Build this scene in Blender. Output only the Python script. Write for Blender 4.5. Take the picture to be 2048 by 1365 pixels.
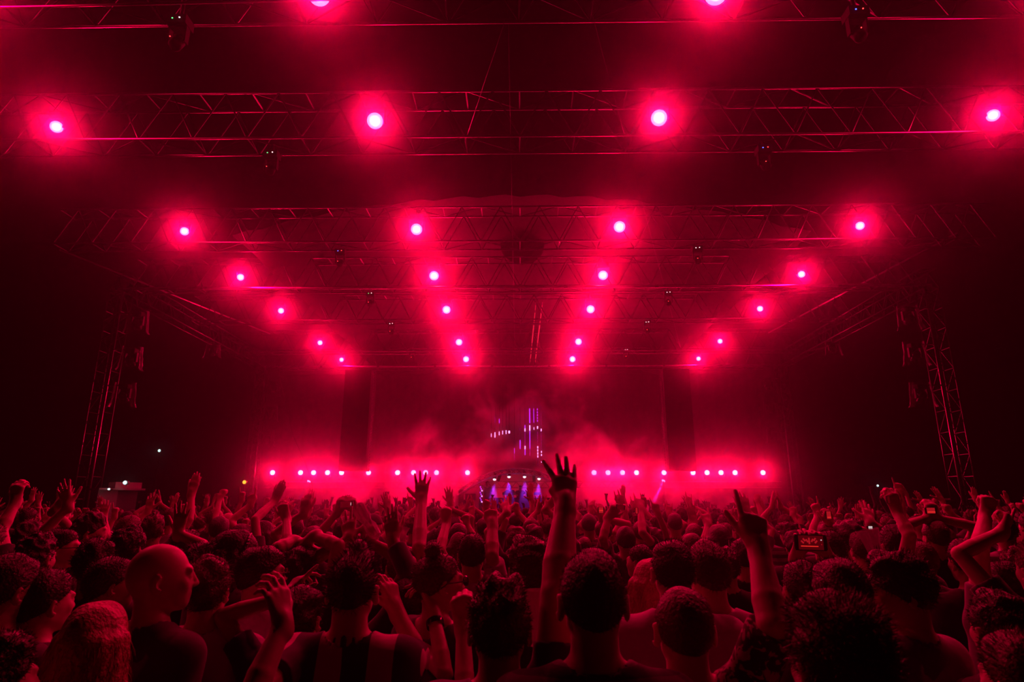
import bpy, bmesh, math, random
import numpy as np
from mathutils import Vector, Matrix, Quaternion

scene = bpy.context.scene
COL = scene.collection
for o in list(bpy.data.objects):
    bpy.data.objects.remove(o)
random.seed(7)
rng = np.random.default_rng(11)

# ------------------------------------------------------------------ camera
F_PX = 1240.0
PITCH = math.atan(0.2645)
YAW = math.atan(0.01404)
EYE = Vector((0.0, 0.0, 1.9))
FWD = Vector((-math.sin(YAW) * math.cos(PITCH), math.cos(YAW) * math.cos(PITCH), math.sin(PITCH)))
RGT = Vector((math.cos(YAW), math.sin(YAW), 0.0))
UPV = RGT.cross(FWD)
cam_data = bpy.data.cameras.new('camera')
cam = bpy.data.objects.new('camera', cam_data)
COL.objects.link(cam)
cam_data.sensor_width = 36.0
cam_data.lens = F_PX / 2048.0 * 36.0
cam_data.clip_start = 0.05
cam_data.clip_end = 300
cam.matrix_world = Matrix((
    (RGT.x, UPV.x, -FWD.x, EYE.x),
    (RGT.y, UPV.y, -FWD.y, EYE.y),
    (RGT.z, UPV.z, -FWD.z, EYE.z),
    (0, 0, 0, 1)))
cam_data.dof.use_dof = True
cam_data.dof.focus_distance = 7.0
cam_data.dof.aperture_fstop = 5.6
scene.camera = cam


def P(u, v, Y):
    """point of the place that the photograph shows at (u, v), at depth Y"""
    d = FWD + RGT * ((u - 1024.0) / F_PX) + UPV * ((682.5 - v) / F_PX)
    return EYE + d * (Y / d.y)


def PZ(u, v, z):
    d = FWD + RGT * ((u - 1024.0) / F_PX) + UPV * ((682.5 - v) / F_PX)
    return EYE + d * ((z - EYE.z) / d.z)


def project(p):
    q = Vector(p) - EYE
    w = q.dot(FWD)
    return 1024 + F_PX * q.dot(RGT) / w, 682.5 - F_PX * q.dot(UPV) / w, w


# ------------------------------------------------------------------ colour management, night sky, sampling
scene.view_settings.view_transform = 'Standard'
scene.view_settings.look = 'None'
scene.view_settings.exposure = 0.0
scene.view_settings.gamma = 1.0
scene.view_settings.use_curve_mapping = False
world = bpy.data.worlds.new('night')
scene.world = world
world.use_nodes = True
world.node_tree.nodes['Background'].inputs['Color'].default_value = (0.006, 0.0, 0.0008, 1)
world.node_tree.nodes['Background'].inputs['Strength'].default_value = 0.12
cy = scene.cycles
cy.use_denoising = True
cy.max_bounces = 3
cy.diffuse_bounces = 2
cy.glossy_bounces = 2
cy.transmission_bounces = 3
cy.volume_bounces = 0
cy.transparent_max_bounces = 16
cy.caustics_reflective = False
cy.caustics_refractive = False
cy.volume_step_rate = 1.0
cy.volume_max_steps = 64
cy.use_light_tree = True
cy.sample_clamp_indirect = 4.0

# ------------------------------------------------------------------ haze that fills the whole venue


def link_obj(name, data, parent=None):
    o = bpy.data.objects.new(name, data)
    COL.objects.link(o)
    if parent is not None:
        o.parent = parent
    return o


def tag(o, label=None, cat=None, group=None, kind=None):
    if label: o['label'] = label
    if cat: o['category'] = cat
    if group: o['group'] = group
    if kind: o['kind'] = kind
    return o


def haze_material(name, layers, noise=None):
    """layers: (density, anisotropy, colour) scatter volumes added together"""
    m = bpy.data.materials.new(name)
    m.use_nodes = True
    nt = m.node_tree
    nt.nodes.clear()
    out = nt.nodes.new('ShaderNodeOutputMaterial')
    last = None
    for dens, g, c in layers:
        s = nt.nodes.new('ShaderNodeVolumeScatter')
        s.inputs['Density'].default_value = dens
        s.inputs['Anisotropy'].default_value = g
        s.inputs['Color'].default_value = (*c, 1)
        if noise is not None:
            mul = nt.nodes.new('ShaderNodeMath'); mul.operation = 'MULTIPLY'
            mul.inputs[1].default_value = dens
            nt.links.new(noise(nt), mul.inputs[0])
            nt.links.new(mul.outputs[0], s.inputs['Density'])
        if last is None:
            last = s.outputs[0]
        else:
            a = nt.nodes.new('ShaderNodeAddShader')
            nt.links.new(last, a.inputs[0]); nt.links.new(s.outputs[0], a.inputs[1])
            last = a.outputs[0]
    nt.links.new(last, out.inputs['Volume'])
    return m


def box_mesh(name, lo, hi):
    bm = bmesh.new()
    bmesh.ops.create_cube(bm, size=1)
    for v in bm.verts:
        for k in range(3):
            v.co[k] = lo[k] if v.co[k] < 0 else hi[k]
    me = bpy.data.meshes.new(name)
    bm.to_mesh(me); bm.free()
    return me


hz = link_obj('haze', box_mesh('haze', (-44, -3.5, -0.5), (44, 44, 24)))
hz.data.materials.append(haze_material('theatrical haze', [
    (0.0074, 0.972, (1, 1, 1)),
    (0.0004, 0.3, (1, 1, 1)),
]))
tag(hz, 'thin theatrical haze hanging in the air of the whole venue', 'haze', kind='stuff')

# ------------------------------------------------------------------ the lamps' light
LAMP_RED = (1.0, 0.0, 0.052)
LAMP_POWER = 600.0
FLOOR_POWER = 335.0


def light_under(parent, loc, power, color, radius=0.05, kind='POINT', direction=None, angle=60, blend=0.5):
    ld = bpy.data.lights.new('light', kind)
    ld.energy = power
    ld.color = color
    ld.shadow_soft_size = radius
    if kind == 'SPOT':
        ld.spot_size = math.radians(angle)
        ld.spot_blend = blend
    o = bpy.data.objects.new('light', ld)
    COL.objects.link(o)
    o.parent = parent
    o.location = loc
    if direction is not None:
        o.rotation_euler = Vector(direction).to_track_quat('-Z', 'Y').to_euler()
    return o


# ------------------------------------------------------------------ materials
def mat(name, color, rough=0.6, metal=0.0, emit=None, strength=0.0, alpha=None, spec=0.5, noise=0.0, scale=20.0, bump=0.0, coat=0.0, sheen=0.0):
    m = bpy.data.materials.new(name)
    m.use_nodes = True
    nt = m.node_tree
    b = nt.nodes['Principled BSDF']
    b.inputs['Base Color'].default_value = (*color, 1)
    b.inputs['Roughness'].default_value = rough
    b.inputs['Metallic'].default_value = metal
    b.inputs['Specular IOR Level'].default_value = spec
    b.inputs['Coat Weight'].default_value = coat
    b.inputs['Sheen Weight'].default_value = sheen
    if alpha is not None:
        b.inputs['Alpha'].default_value = alpha
    if emit is not None:
        b.inputs['Emission Color'].default_value = (*emit, 1)
        b.inputs['Emission Strength'].default_value = strength
        m.cycles.emission_sampling = 'NONE'
    if noise or bump:
        tc = nt.nodes.new('ShaderNodeTexCoord')
        n = nt.nodes.new('ShaderNodeTexNoise')
        n.inputs['Scale'].default_value = scale
        n.inputs['Detail'].default_value = 4
        nt.links.new(tc.outputs['Object'], n.inputs['Vector'])
        if noise:
            mix = nt.nodes.new('ShaderNodeMix'); mix.data_type = 'RGBA'
            mix.inputs[6].default_value = (*[c * (1 - noise) for c in color], 1)
            mix.inputs[7].default_value = (*[min(1, c * (1 + noise)) for c in color], 1)
            nt.links.new(n.outputs['Fac'], mix.inputs[0])
            nt.links.new(mix.outputs[2], b.inputs['Base Color'])
        if bump:
            bp = nt.nodes.new('ShaderNodeBump')
            bp.inputs['Strength'].default_value = bump
            bp.inputs['Distance'].default_value = 0.02
            nt.links.new(n.outputs['Fac'], bp.inputs['Height'])
            nt.links.new(bp.outputs['Normal'], b.inputs['Normal'])
    return m


M = {
    'aluminium': mat('brushed aluminium', (0.20, 0.20, 0.21), 0.36, 1.0, noise=0.15, scale=30),
    'black_metal': mat('black painted metal', (0.03, 0.03, 0.034), 0.45, 0.0, noise=0.2),
    'gloss_black': mat('glossy black plastic', (0.02, 0.02, 0.022), 0.15, 0.0, coat=0.5),
    'dark_alu': mat('dull aluminium', (0.10, 0.10, 0.105), 0.4, 1.0, noise=0.2),
    'pale_pipe': mat('pale lit pipe', (0.75, 0.72, 0.72), 0.3, 0.0, noise=0.2, scale=8),  # unused; paleness stood for light along the pipes
    'rain_cover': mat('clear crinkled plastic', (0.60, 0.60, 0.62), 0.15, 0.0, alpha=0.4, bump=0.8, scale=14),
    'bright_alu': mat('lit pipe aluminium', (0.80, 0.79, 0.80), 0.32, 1.0),  # brighter copy of the aluminium for pipes shown as lit lines
    'lens': mat('lit lamp lens', (1, 1, 1), 0.2, emit=(1.0, 0.34, 0.50), strength=1.25),
    'lens_core': mat('lit lamp core', (1, 1, 1), 0.2, emit=(1.0, 0.85, 0.92), strength=1.8),
    'lens_small': mat('lit floor lamp lens', (1, 1, 1), 0.2, emit=(1.0, 0.80, 0.88), strength=1.6),
    'black_cloth': mat('black stage cloth', (0.012, 0.012, 0.013), 0.9, noise=0.3, scale=6),
    'roof_cloth': mat('grey roof membrane', (0.035, 0.032, 0.034), 0.85, noise=0.3, scale=0.8, bump=0.3),
    'ground': mat('trodden asphalt', (0.05, 0.048, 0.046), 0.8, noise=0.4, scale=3, bump=0.4),
    'deck': mat('black stage deck', (0.03, 0.028, 0.028), 0.5, noise=0.2),
    'white_board': mat('white painted board', (0.85, 0.85, 0.85), 0.6, noise=0.05),
    'grey_board': mat('grey board', (0.30, 0.30, 0.33), 0.6, noise=0.05),
    'led_blue': mat('blue indicator', (0, 0, 0), 0.4, emit=(0.05, 0.10, 1.0), strength=5),
    'led_green': mat('green indicator', (0, 0, 0), 0.4, emit=(0.1, 1.0, 0.25), strength=2),
    'led_white': mat('white indicator', (0, 0, 0), 0.4, emit=(1.0, 0.55, 0.6), strength=4),
    'led_red': mat('red indicator', (0, 0, 0), 0.4, emit=(1.0, 0.03, 0.03), strength=5),
    'violet_tube': mat('violet pixel tube', (0, 0, 0), 0.4, emit=(0.42, 0.02, 0.95), strength=1.5),
    'violet_bright': mat('bright violet pixel', (0, 0, 0), 0.4, emit=(1.0, 0.35, 1.0), strength=2.4),
    'violet_dim': mat('dim violet pixel', (0, 0, 0), 0.4, emit=(0.45, 0.0, 0.35), strength=0.5),
    'red_tube': mat('red pixel tube', (0.02, 0, 0), 0.3, emit=(0.65, 0.01, 0.04), strength=1.0),
    'booth_lens': mat('blue white spot lens', (1, 1, 1), 0.2, emit=(0.85, 0.8, 1.0), strength=2.2),
    'cold_lamp': mat('cold white work light', (1, 1, 1), 0.2, emit=(0.65, 1.0, 0.95), strength=1.6),
    'warm_lamp': mat('yellow work light', (1, 1, 1), 0.2, emit=(1.0, 0.42, 0.03), strength=2),
}

# the film of the rain covers reads denser where one looks along it
_nt = M['rain_cover'].node_tree
_lw = _nt.nodes.new('ShaderNodeLayerWeight'); _lw.inputs['Blend'].default_value = 0.5
_mr = _nt.nodes.new('ShaderNodeMapRange'); _mr.inputs['From Min'].default_value = .35; _mr.inputs['From Max'].default_value = .95
_mr.inputs['To Min'].default_value = .05; _mr.inputs['To Max'].default_value = .9
_nt.links.new(_lw.outputs['Facing'], _mr.inputs['Value'])
_nt.links.new(_mr.outputs['Result'], _nt.nodes['Principled BSDF'].inputs['Alpha'])

# ------------------------------------------------------------------ mesh helpers
class MB:
    """collects tubes, boxes and lathes into one mesh"""
    def __init__(s):
        s.v = []; s.f = []

    def add(s, vs, fs):
        n = len(s.v)
        s.v += [tuple(p) for p in vs]
        s.f += [tuple(i + n for i in f) for f in fs]

    def tube(s, a, b, r, n=6, r2=None):
        a, b = Vector(a), Vector(b)
        r2 = r if r2 is None else r2
        d = (b - a)
        if d.length < 1e-6: return
        q = d.to_track_quat('Z', 'Y')
        vs = []
        for p, rr in ((a, r), (b, r2)):
            for k in range(n):
                t = 2 * math.pi * (k + .5) / n
                vs.append(p + q @ Vector((math.cos(t) * rr, math.sin(t) * rr, 0)))
        fs = [(k, (k + 1) % n, n + (k + 1) % n, n + k) for k in range(n)]
        fs += [tuple(range(n - 1, -1, -1)), tuple(range(n, 2 * n))]
        s.add(vs, fs)

    def path(s, pts, r, n=8):
        for a, b in zip(pts[:-1], pts[1:]):
            s.tube(a, b, r, n)

    def box(s, c, size, rot=None):
        c = Vector(c)
        vs = []
        for x in (-.5, .5):
            for y in (-.5, .5):
                for z in (-.5, .5):
                    p = Vector((x * size[0], y * size[1], z * size[2]))
                    if rot is not None: p = rot @ p
                    vs.append(c + p)
        s.add(vs, [(0, 1, 3, 2), (4, 6, 7, 5), (0, 4, 5, 1), (2, 3, 7, 6), (0, 2, 6, 4), (1, 5, 7, 3)])

    def lathe(s, c, prof, n=20, rot=None, cap=True):
        """prof: (radius, height) pairs along local z"""
        c = Vector(c); vs = []
        for r, h in prof:
            for k in range(n):
                t = 2 * math.pi * k / n
                p = Vector((math.cos(t) * r, math.sin(t) * r, h))
                if rot is not None: p = rot @ p
                vs.append(c + p)
        fs = []
        for i in range(len(prof) - 1):
            for k in range(n):
                fs.append((i * n + k, i * n + (k + 1) % n, (i + 1) * n + (k + 1) % n, (i + 1) * n + k))
        if cap:
            fs.append(tuple(range(n - 1, -1, -1)))
            fs.append(tuple((len(prof) - 1) * n + k for k in range(n)))
        s.add(vs, fs)

    def build(s, name, material, parent=None, smooth=False, origin=None):
        me = bpy.data.meshes.new(name)
        vs = s.v
        if origin is not None:
            vs = [(x - origin[0], y - origin[1], z - origin[2]) for x, y, z in vs]
        me.from_pydata(vs, [], s.f)
        me.materials.append(material)
        if smooth:
            me.polygons.foreach_set('use_smooth', [True] * len(me.polygons))
        me.update()
        o = link_obj(name, me, parent)
        if origin is not None: o.location = origin
        return o


def thing(name, loc, label, cat, group=None, rz=0.0):
    o = link_obj(name, None)
    o.location = loc
    o.rotation_euler.z = rz
    o.empty_display_size = 0.1
    return tag(o, label, cat, group)


def copy_tree(o, parent=None):
    c = o.copy()
    COL.objects.link(c)
    if parent is not None: c.parent = parent
    for ch in o.children:
        copy_tree(ch, c)
    return c


# ------------------------------------------------------------------ ground, stage, backdrop
def structure(o):
    o['kind'] = 'structure'
    return o


g = MB(); g.add([(-46, -4, 0), (46, -4, 0), (46, 46, 0), (-46, 46, 0)], [(0, 1, 2, 3)])
structure(g.build('ground', M['ground']))
g = MB(); g.box((0, 33.2, 0.65), (28.6, 9.0, 1.3))
structure(g.build('stage_floor', M['deck']))
g = MB()
n = 160
vs = []
for k in range(n + 1):
    x = -14.6 + 29.2 * k / n
    vs += [(x, 37.9 + 0.12 * math.sin(k * 1.3), 0.0), (x, 37.9 + 0.12 * math.sin(k * 1.3), 9.8)]
g.add(vs, [(2 * k, 2 * k + 2, 2 * k + 3, 2 * k + 1) for k in range(n)])
structure(g.build('wall_back', M['black_cloth'], smooth=True))
# arched membrane roof over the stage
g = MB(); vs = []; fs = []
nx, ny = 40, 24
for j in range(ny + 1):
    y = 17.0 + 21.0 * j / ny
    for i in range(nx + 1):
        x = -8.6 + 17.2 * i / nx
        vs.append((x, y, 10.95 - 0.0170 * x * x + 0.05 * math.sin(i * 2.1 + j)))
for j in range(ny):
    for i in range(nx):
        a = j * (nx + 1) + i
        fs.append((a, a + 1, a + nx + 2, a + nx + 1))
g.add(vs, fs)
structure(g.build('roof', M['roof_cloth'], smooth=True))

# ------------------------------------------------------------------ trusses
def lattice(mb, A, B, up, side, h, w, r, pitch, diag=True):
    """braces of a box truss from A to B; up/side unit vectors"""
    A, B = Vector(A), Vector(B)
    L = (B - A).length; d = (B - A) / L
    n = max(2, int(round(L / pitch)))
    for k in range(n):
        p = A + d * (L * k / n); q = A + d * (L * (k + 1) / n)
        m = (p + q) / 2
        for s in (0, w):
            o = side * s
            mb.tube(p + o, m + o + up * h, r, 5)
            mb.tube(m + o + up * h, q + o, r, 5)
        for z in (0, h):
            o = up * z
            mb.tube(p + o, p + o + side * w, r, 5)
            if diag:
                if k % 2: mb.tube(p + o, q + o + side * w, r, 5)
                else: mb.tube(q + o, p + o + side * w, r, 5)


def truss(name, A, B, up, side, h, w, rc, rb, pitch, label, cat, group=None, pale=None):
    A, B = Vector(A), Vector(B); up, side = Vector(up), Vector(side)
    root = thing(name, A, label, cat, group)
    for du in (0, h):
        for ds in (0, w):
            c = MB(); c.tube(A + up * du + side * ds - A, B + up * du + side * ds - A, rc, 8)
            c.build('chord', M['bright_alu' if pale == (du > 0, ds > 0) else 'aluminium'], root, smooth=True)  # one chord brighter: light on the tower's inner edge put into its colour
    c = MB(); lattice(c, A - A, B - A, up, side, h, w, rb, pitch)
    c.build('lattice', M['dark_alu'], root)
    return root


ROWS = [  # depth, pixel row of lamps (x, y) outer left, inner left, inner right, outer right
    (7.45, [(-95, -20), (638, -12), (1432, -14), (2150, -30)]),
    (11.1, [(113, 254), (750, 242), (1318, 236), (1986, 231)]),
    (16.2, [(369, 463), (833, 459), (1239, 454), (1720, 452)]),
    (19.9, [(481, 555), (868, 552), (1206, 551), (1603, 549)]),
    (23.8, [(562, 622), (893, 620), (1181, 619), (1520, 618)]),
    (29.0, [(640, 686), (918, 685), (1157, 684), (1440, 683)]),
    (32.7, [(683, 720), (932, 719), (1145, 719), (1397, 718)]),
]
ORD = ['first', 'second', 'third', 'fourth', 'fifth', 'sixth', 'seventh']
for i, (Y, px) in enumerate(ROWS):
    half = 13.2 if i else 12.0
    truss('lighting_truss', (-half, Y - 0.15, 9.05), (half, Y - 0.15, 9.05), (0, 0, 1), (0, 1, 0), 1.05, 0.62, 0.028, 0.016, 1.1,
          '%s aluminium box truss across the roof counted from the audience, four lamps on it' % ORD[i], 'truss', 'lighting trusses under the roof')

HALF = 13.66
# towers
for s, side in ((-1, 'left'), (1, 'right')):
    for Y, ht, wd, nm in ((20.0, 9.0, 0.5, 'front'), (32.3, 9.0, 0.5, 'rear')):
        x = s * HALF
        truss('roof_tower', (x, Y, 0), (x, Y, ht), (s, 0, 0), (0, 1, 0), 0.5, 0.5, 0.03, 0.015, 0.7,
              '%s upright truss tower holding the %s side of the roof' % (nm, side), 'tower', None, (False, False))
    truss('side_truss', (s * HALF, 20.0, 9.0), (s * HALF, 32.3, 9.0), (0, 0, 1), (s, 0, 0), 0.7, 0.5, 0.025, 0.014, 0.8,
          'sloping looking side truss joining the front and rear towers on the %s' % side, 'truss')
for Y, nm in ((19.62, 'front'), (32.2, 'rear')):
    A = Vector((-HALF, Y, 8.96 if nm == 'front' else 9.04)); root = thing('roof_beam', A, 'bright lower pipe beam along the %s edge of the stage roof between two towers' % nm, 'beam')
    c = MB(); c.tube((0, 0, 0), (2 * HALF, 0, 0), 0.05 if nm == 'front' else 0.04, 10); c.build('pipe', M['bright_alu'], root, smooth=True)
    for k in range(1, 9):
        c = MB(); x = 2 * HALF * k / 9
        c.box((x, 0, 0), (0.12, 0.09, 0.09)); c.build('coupler', M['aluminium'], root)
# outer roof rails that slope down towards the stage
for (u1, v1, y1, u2, v2, y2, nm) in ((1537, 666, 29, 1915, 466, 17.5, 'right'), (540, 668, 29, 120, 500, 17.5, 'left')):
    a, b = P(u1, v1, y1), P(u2, v2, y2)
    c = MB(); c.tube((0, 0, 0), b - a, 0.03, 8)
    o = c.build('roof_rail', M['bright_alu'], smooth=True); o.location = a
    tag(o, 'thin metal rail running back along the %s slope of the roof' % nm, 'rail')
# near rail along the top of the picture
for (u1, v1, u2, v2, Y, nm) in ((-60, 16, 700, -2, 7.0, 'topmost thin metal pipe crossing the upper left corner'),):
    a, b = P(u1, v1, Y), P(u2, v2, Y)
    c = MB(); c.tube((0, 0, 0), b - a, 0.02, 8)
    o = c.build('rigging_pipe', M['aluminium'], smooth=True); o.location = a
    tag(o, nm, 'pipe')
# thin guy wires hanging through the middle of the roof
for (u1, v1, y1, u2, v2, y2, nm) in ((1016, 20, 7.7, 1030, 718, 31, 'thin steel wire running down the middle of the roof'),
                                     (1010, 40, 7.7, 930, 284, 11.2, 'slanting thin steel wire left of the middle wire'),
                                     (1185, 30, 7.7, 1362, 700, 30, 'slanting thin steel wire right of the middle wire')):
    a, b = P(u1, v1, y1), P(u2, v2, y2)
    c = MB(); c.tube((0, 0, 0), b - a, 0.005, 5)
    o = c.build('guy_wire', M['aluminium'], smooth=True); o.location = a
    tag(o, nm, 'wire')

# ------------------------------------------------------------------ roof lamps (moving head washes)
def aim_rot(p):
    d = (Vector((p[0] * 0.35, 1.0, 1.6)) - Vector(p)).normalized()
    return d


def make_wash(loc, r, group, label, lens, power, yoke_up=True, target=None, col=LAMP_RED):
    root = thing('wash_light', loc, label, 'stage light', group)
    d = (Vector(target) - Vector(loc)).normalized()
    q = d.to_track_quat('Z', 'Y')
    b = MB(); b.lathe((0, 0, 0), [(r * .55, -r * 1.9), (r * .9, -r * 1.6), (r * 1.0, -r * .6), (r * 1.08, -r * .1), (r * 1.08, 0)], 24, q)
    b.build('housing', M['black_metal'], root, smooth=True)
    b = MB(); b.lathe(d * 0.004, [(r * .95, 0), (r * .9, r * .12), (r * .5, r * .2)], 24, q)
    b.build('lens', M[lens], root, smooth=True)
    if yoke_up:
        b = MB(); b.lathe(d * 0.006, [(r * .66, r * .1), (r * .6, r * .21), (r * .3, r * .27)], 20, q); b.build('lens_core', M['lens_core'], root, smooth=True)
    s = 1 if yoke_up else -1
    b = MB()
    for sx in (-1, 1):
        b.box((sx * r * 1.25, 0, s * r * .7), (r * .22, r * .5, r * 1.9))
    b.box((0, 0, s * r * 1.6), (r * 2.7, r * .5, r * .25))
    b.build('yoke', M['black_metal'], root)
    b = MB(); b.box((0, 0, s * r * 2.1), (r * 2.2, r * 1.7, r * .8)); b.build('base', M['black_metal'], root)
    b = MB(); b.tube((0, 0, s * r * 2.4), (0, 0, s * r * 3.6), r * .15, 6); b.build('clamp', M['aluminium'], root)
    light_under(root, d * (r * .9), power, col, r * .5, 'SPOT', d, 178 if yoke_up else 165, 1.0 if yoke_up else 0.5)
    return root


side_words = ['outer left', 'inner left', 'inner right', 'outer right']
for i, (Y, px) in enumerate(ROWS):
    if i == 0: power0 = LAMP_POWER * 0.7
    for j, (u, v) in enumerate(px):
        p = P(u, v, Y - 0.3)
        make_wash(p, 0.12 if j in (0, 3) else 0.165, 'red wash lights on the roof trusses',
                  '%s red lamp on the %s roof truss from the audience' % (side_words[j], ORD[i]), 'lens', LAMP_POWER * (0.72 if j in (0, 3) else 1.0),
                  True, (0, -1, 1.9))

FLOOR_X = [545, 601, 627, 655, 683, 737, 795, 827, 851, 873, 935, 1136, 1188, 1216, 1245, 1273, 1328, 1386, 1414, 1442, 1470, 1526]
for k, u in enumerate(FLOOR_X):
    p = P(u, 946, 33.0)
    words = ['first', 'second', 'third', 'fourth', 'fifth', 'sixth', 'seventh', 'eighth', 'ninth', 'tenth', 'eleventh']
    if k < 11: lab = '%s red lamp from the left in the low row behind the stage smoke' % words[k]
    else: lab = '%s red lamp from the right in the low row behind the stage smoke' % words[21 - k]
    make_wash(p, 0.13, 'low row of red wash lights at the back of the stage', lab, 'lens_small', FLOOR_POWER, False, (0, -1, 1.9))
for k, x in enumerate((-1.2, 0.0, 1.2)):  # unseen lamps added to brighten the smoke behind the booth
    make_wash(Vector((x, 34.2, 1.62)), 0.13, 'added unseen wash lights on the stage floor behind the booth', '%s of three added unseen red lamps on the stage floor behind the booth desk' % ('left', 'middle', 'right')[k],
              'lens_small', FLOOR_POWER * 0.8, False, (x * 3, 35.2, 9.0))
# the low truss they stand on
truss('floor_truss', (-13.4, 32.9, P(1036, 946, 33.0).z - 0.77), (13.4, 32.9, P(1036, 946, 33.0).z - 0.77), (0, 0, 1), (0, 1, 0), 0.3, 0.3, 0.022, 0.012, 0.5,
      'low box truss at the back of the stage carrying the row of lamps', 'truss')

# ------------------------------------------------------------------ smoke rolling over the stage
def smoke_noise(nt):
    N, L = nt.nodes, nt.links
    tc = N.new('ShaderNodeTexCoord')
    sep = N.new('ShaderNodeSeparateXYZ'); L.new(tc.outputs['Object'], sep.inputs[0])

    def m(op, a, b=None, c=None):
        n = N.new('ShaderNodeMath'); n.operation = op
        for k, x in enumerate((a, b, c)):
            if x is None: continue
            if isinstance(x, (int, float)): n.inputs[k].default_value = x
            else: L.new(x, n.inputs[k])
        return n.outputs[0]

    no = N.new('ShaderNodeTexNoise'); no.inputs['Scale'].default_value = 0.55; no.inputs['Detail'].default_value = 3.5
    no.inputs['Roughness'].default_value = 0.6; no.inputs['Distortion'].default_value = 0.5
    L.new(tc.outputs['Object'], no.inputs['Vector'])
    # puffs: noise above a threshold that rises with height and towards the sides
    x = sep.outputs[0]; z = sep.outputs[2]
    xx = m('MULTIPLY', x, x)
    wide = m('MULTIPLY', xx, 0.0022)
    slope = m('ADD', 0.036, m('MULTIPLY', m('MINIMUM', xx, 40.0), 0.0012))
    high = m('MULTIPLY', m('MAXIMUM', m('SUBTRACT', z, 2.6), 0.0), slope)
    thr = m('ADD', m('ADD', wide, high), 0.39)
    d = m('MULTIPLY', m('MAXIMUM', m('SUBTRACT', no.outputs['Fac'], thr), 0.0), 10.0)
    # the booth keeps its own thinner smoke
    ax_ = m('SUBTRACT', m('ABSOLUTE', x), 2.9)
    out = m('MAXIMUM', m('MAXIMUM', ax_, m('SUBTRACT', z, 3.75)), m('SUBTRACT', sep.outputs[1], 31.6))
    keep = m('MINIMUM', m('MAXIMUM', m('MULTIPLY', out, 3.0), 0.0), 1.0)
    return m('MULTIPLY', m('ADD', m('MINIMUM', d, 2.2), 0.03), keep)


sm = link_obj('stage_smoke', box_mesh('stage_smoke', (-13.0, 27.9, 1.35), (13.0, 37.0, 8.8)))
sm.data.materials.append(haze_material('stage smoke', [(0.22, 0.45, (1, 1, 1))], smoke_noise))
tag(sm, 'thick smoke rolling low over the stage around the row of lamps', 'smoke', kind='stuff')


x0_, x1_ = P(928, 980, 30.0).x, P(1136, 980, 30.0).x
bs = link_obj('booth_smoke', box_mesh('booth_smoke', (x0_, 29.9, 1.4), (x1_, 31.4, 3.25)))
bs.data.materials.append(haze_material('booth smoke', [(0.11, 0.2, (1, 1, 1))]))
tag(bs, 'violet lit smoke under the arch of the booth', 'smoke', kind='stuff')

# ------------------------------------------------------------------ big black column hangs
for s, side in ((-1, 'left'), (1, 'right')):
    a = P(708 if s < 0 else 1362, 943, 27.2)
    root = thing('hanging_column', a, 'tall black hanging column on the %s of the stage smoke' % side, 'column')
    w = 1.16
    c = MB(); c.box((0, 0, 2.2), (w, 0.7, 4.4)); c.build('body', M['black_cloth'], root)
    c = MB()
    e = -s * (w / 2 + 0.06)
    for zz in range(34):
        z = 0.1 + zz * 0.125
        c.tube((e - .05, 0, z), (e + .05, 0, z + .1), 0.008, 4)
        c.tube((e + .05, 0, z), (e - .05, 0, z + .1), 0.008, 4)
    for q in (-.06, .06): c.tube((e + q, 0, 0), (e + q, 0, 4.4), 0.012, 5)
    c.build('edge_lattice', M['aluminium'], root)

# ------------------------------------------------------------------ disc jockey booth
BY = 30.0
BC = P(1032, 996, BY)
booth = thing('performer_booth', (BC.x, BY, 1.3), 'arched canopy booth glowing violet in the middle of the stage', 'booth')
px2m = (P(1132, 960, BY).x - P(932, 960, BY).x) / 200.0


def bp(u, v, dy=0.0):
    q = P(u, v, BY)
    return Vector((q.x - BC.x, dy, q.z - 1.3))


prof = []
for k in range(21):
    t = k / 20.0
    u = 916 + (1148 - 916) * t
    v = 938 + 40 * (2 * t - 1) ** 2 + 4 * (2 * t - 1) ** 4
    prof.append((u, v))
for n, (dv, dy) in enumerate(((0, 0), (9, 0), (1, 0.5), (9, 0.5))):
    c = MB(); c.path([bp(u, v + dv, dy) for u, v in prof], 0.035, 8)
    c.build('arch_pipe', M['bright_alu'], booth, smooth=True)
c = MB()
for k in range(20):
    (u1, v1), (u2, v2) = prof[k], prof[k + 1]
    c.tube(bp(u1, v1), bp(u2, v2 + 9), 0.014, 5); c.tube(bp(u1, v1 + 9, .5), bp(u2, v2, .5), 0.014, 5)
    c.tube(bp(u1, v1, 0), bp(u1, v1, .5), 0.014, 5)
c.build('arch_lattice', M['aluminium'], booth)
c = MB()
vs = []
for k, (u, v) in enumerate(prof):
    vs += [bp(u, v + 10, 0.1), bp(u, v + 6, 2.6)]
c.add(vs, [(2 * k, 2 * k + 1, 2 * k + 3, 2 * k + 2) for k in range(20)])
c.build('canopy', M['black_cloth'], booth, smooth=True)
for u, nm in ((922, 'l'), (1142, 'r')):
    c = MB(); q = bp(u, 980)
    c.box((q.x, .25, q.z / 2), (0.22, 0.5, q.z)); c.build('side_post', M['black_metal'], booth)
c = MB(); q1, q2 = bp(975, 996), bp(1105, 996)
c.box(((q1.x + q2.x) / 2, 0.5, q1.z / 2 - .02), (q2.x - q1.x, 0.8, q1.z + .04)); c.build('desk', M['black_metal'], booth)
for k, u in enumerate((940, 1012, 1075)):
    c = MB(); q = bp(u, 990)
    c.box((q.x, 0.45, q.z + (.05 if k else -.1)), (0.35 if k else .5, 0.4, 0.12 if k else .3)); c.build('mixer', M['gloss_black'], booth)
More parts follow.
